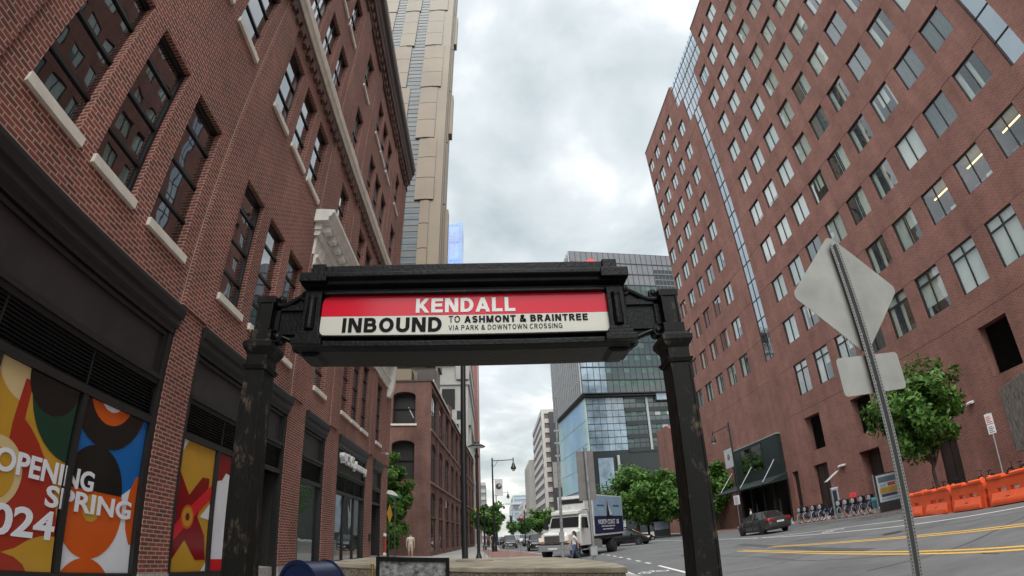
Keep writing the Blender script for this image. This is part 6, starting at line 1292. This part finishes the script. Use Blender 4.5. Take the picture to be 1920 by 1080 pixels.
# ================================================================ people
skin = M('skin', (.42, .25, .18), .55, var=.05); hairm = M('dark_hair', (.02, .014, .011), .6); jeans = M('denim', (.05, .075, .14), .85, var=.2, vs=9); tanc = M('tan_cloth', (.46, .38, .30), .9, var=.08, vs=6); creamc = M('cream_cloth', (.62, .56, .48), .9, var=.06, vs=6); whitec = M('white_cloth', (.58, .57, .55), .9, var=.06, vs=6); darkc = M('dark_cloth', (.03, .03, .035), .9); shoe = M('shoe_dark', (.05, .04, .04), .7); orangec = M('orange_cloth', (.60, .14, .05), .85); redc = M('red_cloth', (.22, .04, .04), .85); shoew = M('shoe_white', (.5, .5, .5), .7)
def person(label, loc, rz, H=1.7, stride=0., swing=0., shirt=creamc, pants=creamc, shoes=shoe, shorts=False, sleeves=False, hair='short', lean=0., sit=False, group=None, bend=0.):
    """figure facing local -y; one continuous skinned surface whose clothing zones are materials"""
    k = H/1.7; V_, E_, R_, Zn = [], [], [], []
    def v(x, y, z, r, zone, par=None):
        V_.append((x*k, y*k, z*k)); R_.append(r*k*({'t': 1.25, 'p': 1.2, 'e': 1.2}.get(zone, 1))); Zn.append(zone)
        if par is not None: E_.append((par, len(V_)-1))
        return len(V_)-1
    ly = -lean
    pel = v(0, 0, .93, .135, 'p'); wst = v(0, ly*.25, 1.07, .125, 't', pel); ch = v(0, ly*.7, 1.27, .145, 't', wst); sh = v(0, ly, 1.40, .10, 't', ch); nk = v(0, ly-.005, 1.475, .052, 's', sh); jaw = v(0, ly-.025, 1.54, .068, 's', nk); hd = v(0, ly-.012, 1.61, .088, 's', jaw); v(0, ly-.005, 1.67, .062, 's', hd)
    for s in (-1, 1):
        f = stride*s
        hip = v(s*.095, 0, .86, .098, 'p', pel); kn = v(s*.10, -f*.45-.02-(.30 if sit else 0), .49+(.22 if sit else 0), .066 if not shorts else .06, 'p' if not shorts else 'k', hip); an = v(s*.105, -f*.9+(.12 if f < 0 else .0), .10+(.05 if f < 0 else 0), .044, 'p' if not shorts else 's', kn); hl = v(s*.105, -f*.9+.03+(.12 if f < 0 else 0), .045+(.05 if f < 0 else 0), .042, 'f', an); v(s*.115, -f*.9-.13+(.12 if f < 0 else 0), .035, .036, 'f', an)
        shd = v(s*.185, ly, 1.385, .062, 't', sh); g = swing*-s; el = v(s*.235, ly-g*.4+.03-bend*.1, 1.12, .043, 't' if sleeves else 'e', shd); wr = v(s*.245, ly-g*.9-.05-bend*.3, .88+bend*.22, .030, 's', el); pm = v(s*.245, ly-g*.95-.065-bend*.35, .815+bend*.22, .034, 's', wr)
        for q, (fx, fl) in enumerate(((-.028, .070), (-.010, .085), (.009, .08), (.026, .065))):
            a = v(s*.245, ly-g-.065+fx-bend*.35, .765+bend*.22, .0105, 's', pm); v(s*.238, ly-g-.075+fx*1.1-bend*.37, .765-fl*.6+bend*.22, .009, 's', a)
        a = v(s*.235, ly-g-.105-bend*.35, .80+bend*.22, .011, 's', pm); v(s*.232, ly-g-.125-bend*.35, .765+bend*.22, .009, 's', a)
    me = bpy.data.meshes.new('body'); me.from_pydata(V_, E_, []); o = bpy.data.objects.new('body_build', me); COL.objects.link(o)
    sm = o.modifiers.new('skin', 'SKIN'); sm.branch_smoothing = .4
    for i, sv in enumerate(me.skin_vertices[0].data): sv.radius = (R_[i], R_[i]*(.78 if Zn[i] in 'tp' and i < 4 else 1)); sv.use_root = i == 0
    sb = o.modifiers.new('sub', 'SUBSURF'); sb.levels = 1; sb.render_levels = 1
    bpy.context.view_layer.update(); ev = o.evaluated_get(bpy.context.evaluated_depsgraph_get()); m2 = bpy.data.meshes.new_from_object(ev); bpy.data.objects.remove(o)
    m2.materials.clear()
    for m in (shirt, pants, skin, shoes): m2.materials.append(m)
    P_ = [Vector(p) for p in V_]
    for f in m2.polygons:
        c = f.center; best = (9, 's')
        for a, b in E_:
            d = P_[b]-P_[a]; tt = max(0, min(1, (c-P_[a]).dot(d)/max(d.length_squared, 1e-9))); ds = (c-P_[a]-d*tt).length-(R_[a]*(1-tt)+R_[b]*tt)
            if ds < best[0]:
                z = Zn[b] if tt > .35 else Zn[a]
                if Zn[b] == 'e': z = 't' if tt < .75 else 's'
                if Zn[a] == 'e': z = 's'
                if Zn[b] == 'k': z = 'p' if tt < .85 else 's'
                if Zn[a] == 'k': z = 's'
                if Zn[a] == 't' and Zn[b] == 's' and tt < .5: z = 't'
                best = (ds, z)
        f.material_index = {'t': 0, 'p': 1, 's': 2, 'f': 3}[best[1]]; f.use_smooth = True
    t = thing('person', label, 'person', loc, rz, group); m2.name = 'body'; link('body', m2, t)
    b = MB(); hy = (ly-.0)*k; prof = [(.001, .125), (.06, .112), (.092, .06), (.098, .0), (.085, -.05), (.05, -.075)]
    b.lathe([(r*k, z*k) for r, z in prof], (0, hy+.018*k, 1.625*k), 14)
    if hair == 'long': b.tube([(0, hy+.05*k, 1.68*k), (0, hy+.085*k, 1.58*k), (0, hy+.10*k, 1.44*k), (0, hy+.09*k, 1.30*k)], [.07*k, .085*k, .08*k, .04*k], 10)
    b.build('hair', hairm, t, smooth=50)
    b = MB(); b.prism([(-.012*k, hy-.105*k, 1.565*k), (.012*k, hy-.105*k, 1.565*k), (0, hy-.10*k, 1.605*k)], (0, -.02*k, -.004*k)); b.build('nose', skin, t)
    for s in (-1, 1):
        b = MB(); b.lathe([(.001, -.01*k), (.011*k, 0), (.001, .006*k)], (s*.032*k, hy-.095*k, 1.60*k), 8, axis='y'); b.build('eye', hairm, t)
        b = MB(); b.lathe([(.001, -.012*k), (.024*k, 0), (.001, .012*k)], (s*.092*k, hy-.005*k, 1.585*k), 8, axis='x'); b.build('ear', skin, t)
    b = MB(); b.box(-.025*k, .025*k, hy-.092*k, hy-.085*k, 1.535*k, 1.545*k); b.build('mouth', M('lips', (.25, .08, .07), .5), t)
    return t
person('man in a cream shirt and shorts standing by the brick corner', (-5.3, 33.6, .13), math.radians(8), 1.68, .10, .06, creamc, tanc, shoew, shorts=True)
person('woman with long dark hair and jeans walking past the truck', (4.22, 28.6, .0), math.radians(-78), 1.62, .30, .22, whitec, jeans, shoew, hair='long', sleeves=False)
person('person in dark clothes with a red top far along the left pavement', (-.9, 70, .13), 0, 1.7, .15, .1, redc, darkc)
person('person in black on the left pavement near the racks', (-.2, 60, .13), .3, 1.75, .2, .1, darkc, darkc, sleeves=True)
person('person in a white shirt by the green entrance canopy', tuple(RB(43.1, 22.9, .13)), math.radians(60), 1.78, .1, .1, whitec, darkc, hair='short', bend=.6)
person('person in orange standing in the plaza behind the black sedan', (15.3, 62, .0), math.radians(20), 1.75, .1, .1, orangec, darkc)
person('second person in orange by the plaza trees', (17.9, 66, .0), math.radians(-10), 1.75, .12, .1, orangec, jeans)
person('person in white between the plaza trees', (16.6, 66.5, .0), math.radians(-10), 1.75, .12, .1, whitec, jeans)
bicycle('white wheeled bicycle beside the person at the canopy', tuple(RB(43.9, 22.8, .13)), math.radians(80), bkk, True, None, 'bicycle')
t = thing('plaza_sign', 'pale information board in the plaza behind the black sedan', 'sign', (20.2, 63, 0), math.radians(-17)); b = MB(); b.box(-.9, .9, -.05, .05, 1.0, 2.0, 0); b.box(-.9, .9, -.06, .06, .2, 1.0, 1); b.build('board', [M('board_pale', (.35, .38, .46), .6), frm], t); 
for s in (-1, 1): b = MB(); b.box(s*.9, s*1.0, -.06, .06, 0, 2.1); b.build('post', frm, t)

# things made of one mesh need no empty above it
bpy.context.view_layer.update()
for o in list(COL.objects):
    if o.type == 'EMPTY' and not o.parent and len(o.children) == 1 and not o.children[0].children:
        c = o.children[0]; n = o.name; mw = c.matrix_world.copy(); c.parent = None; c.matrix_world = mw
        for k in ('label', 'category', 'group'):
            if k in o: c[k] = o[k]
        bpy.data.objects.remove(o); c.name = n
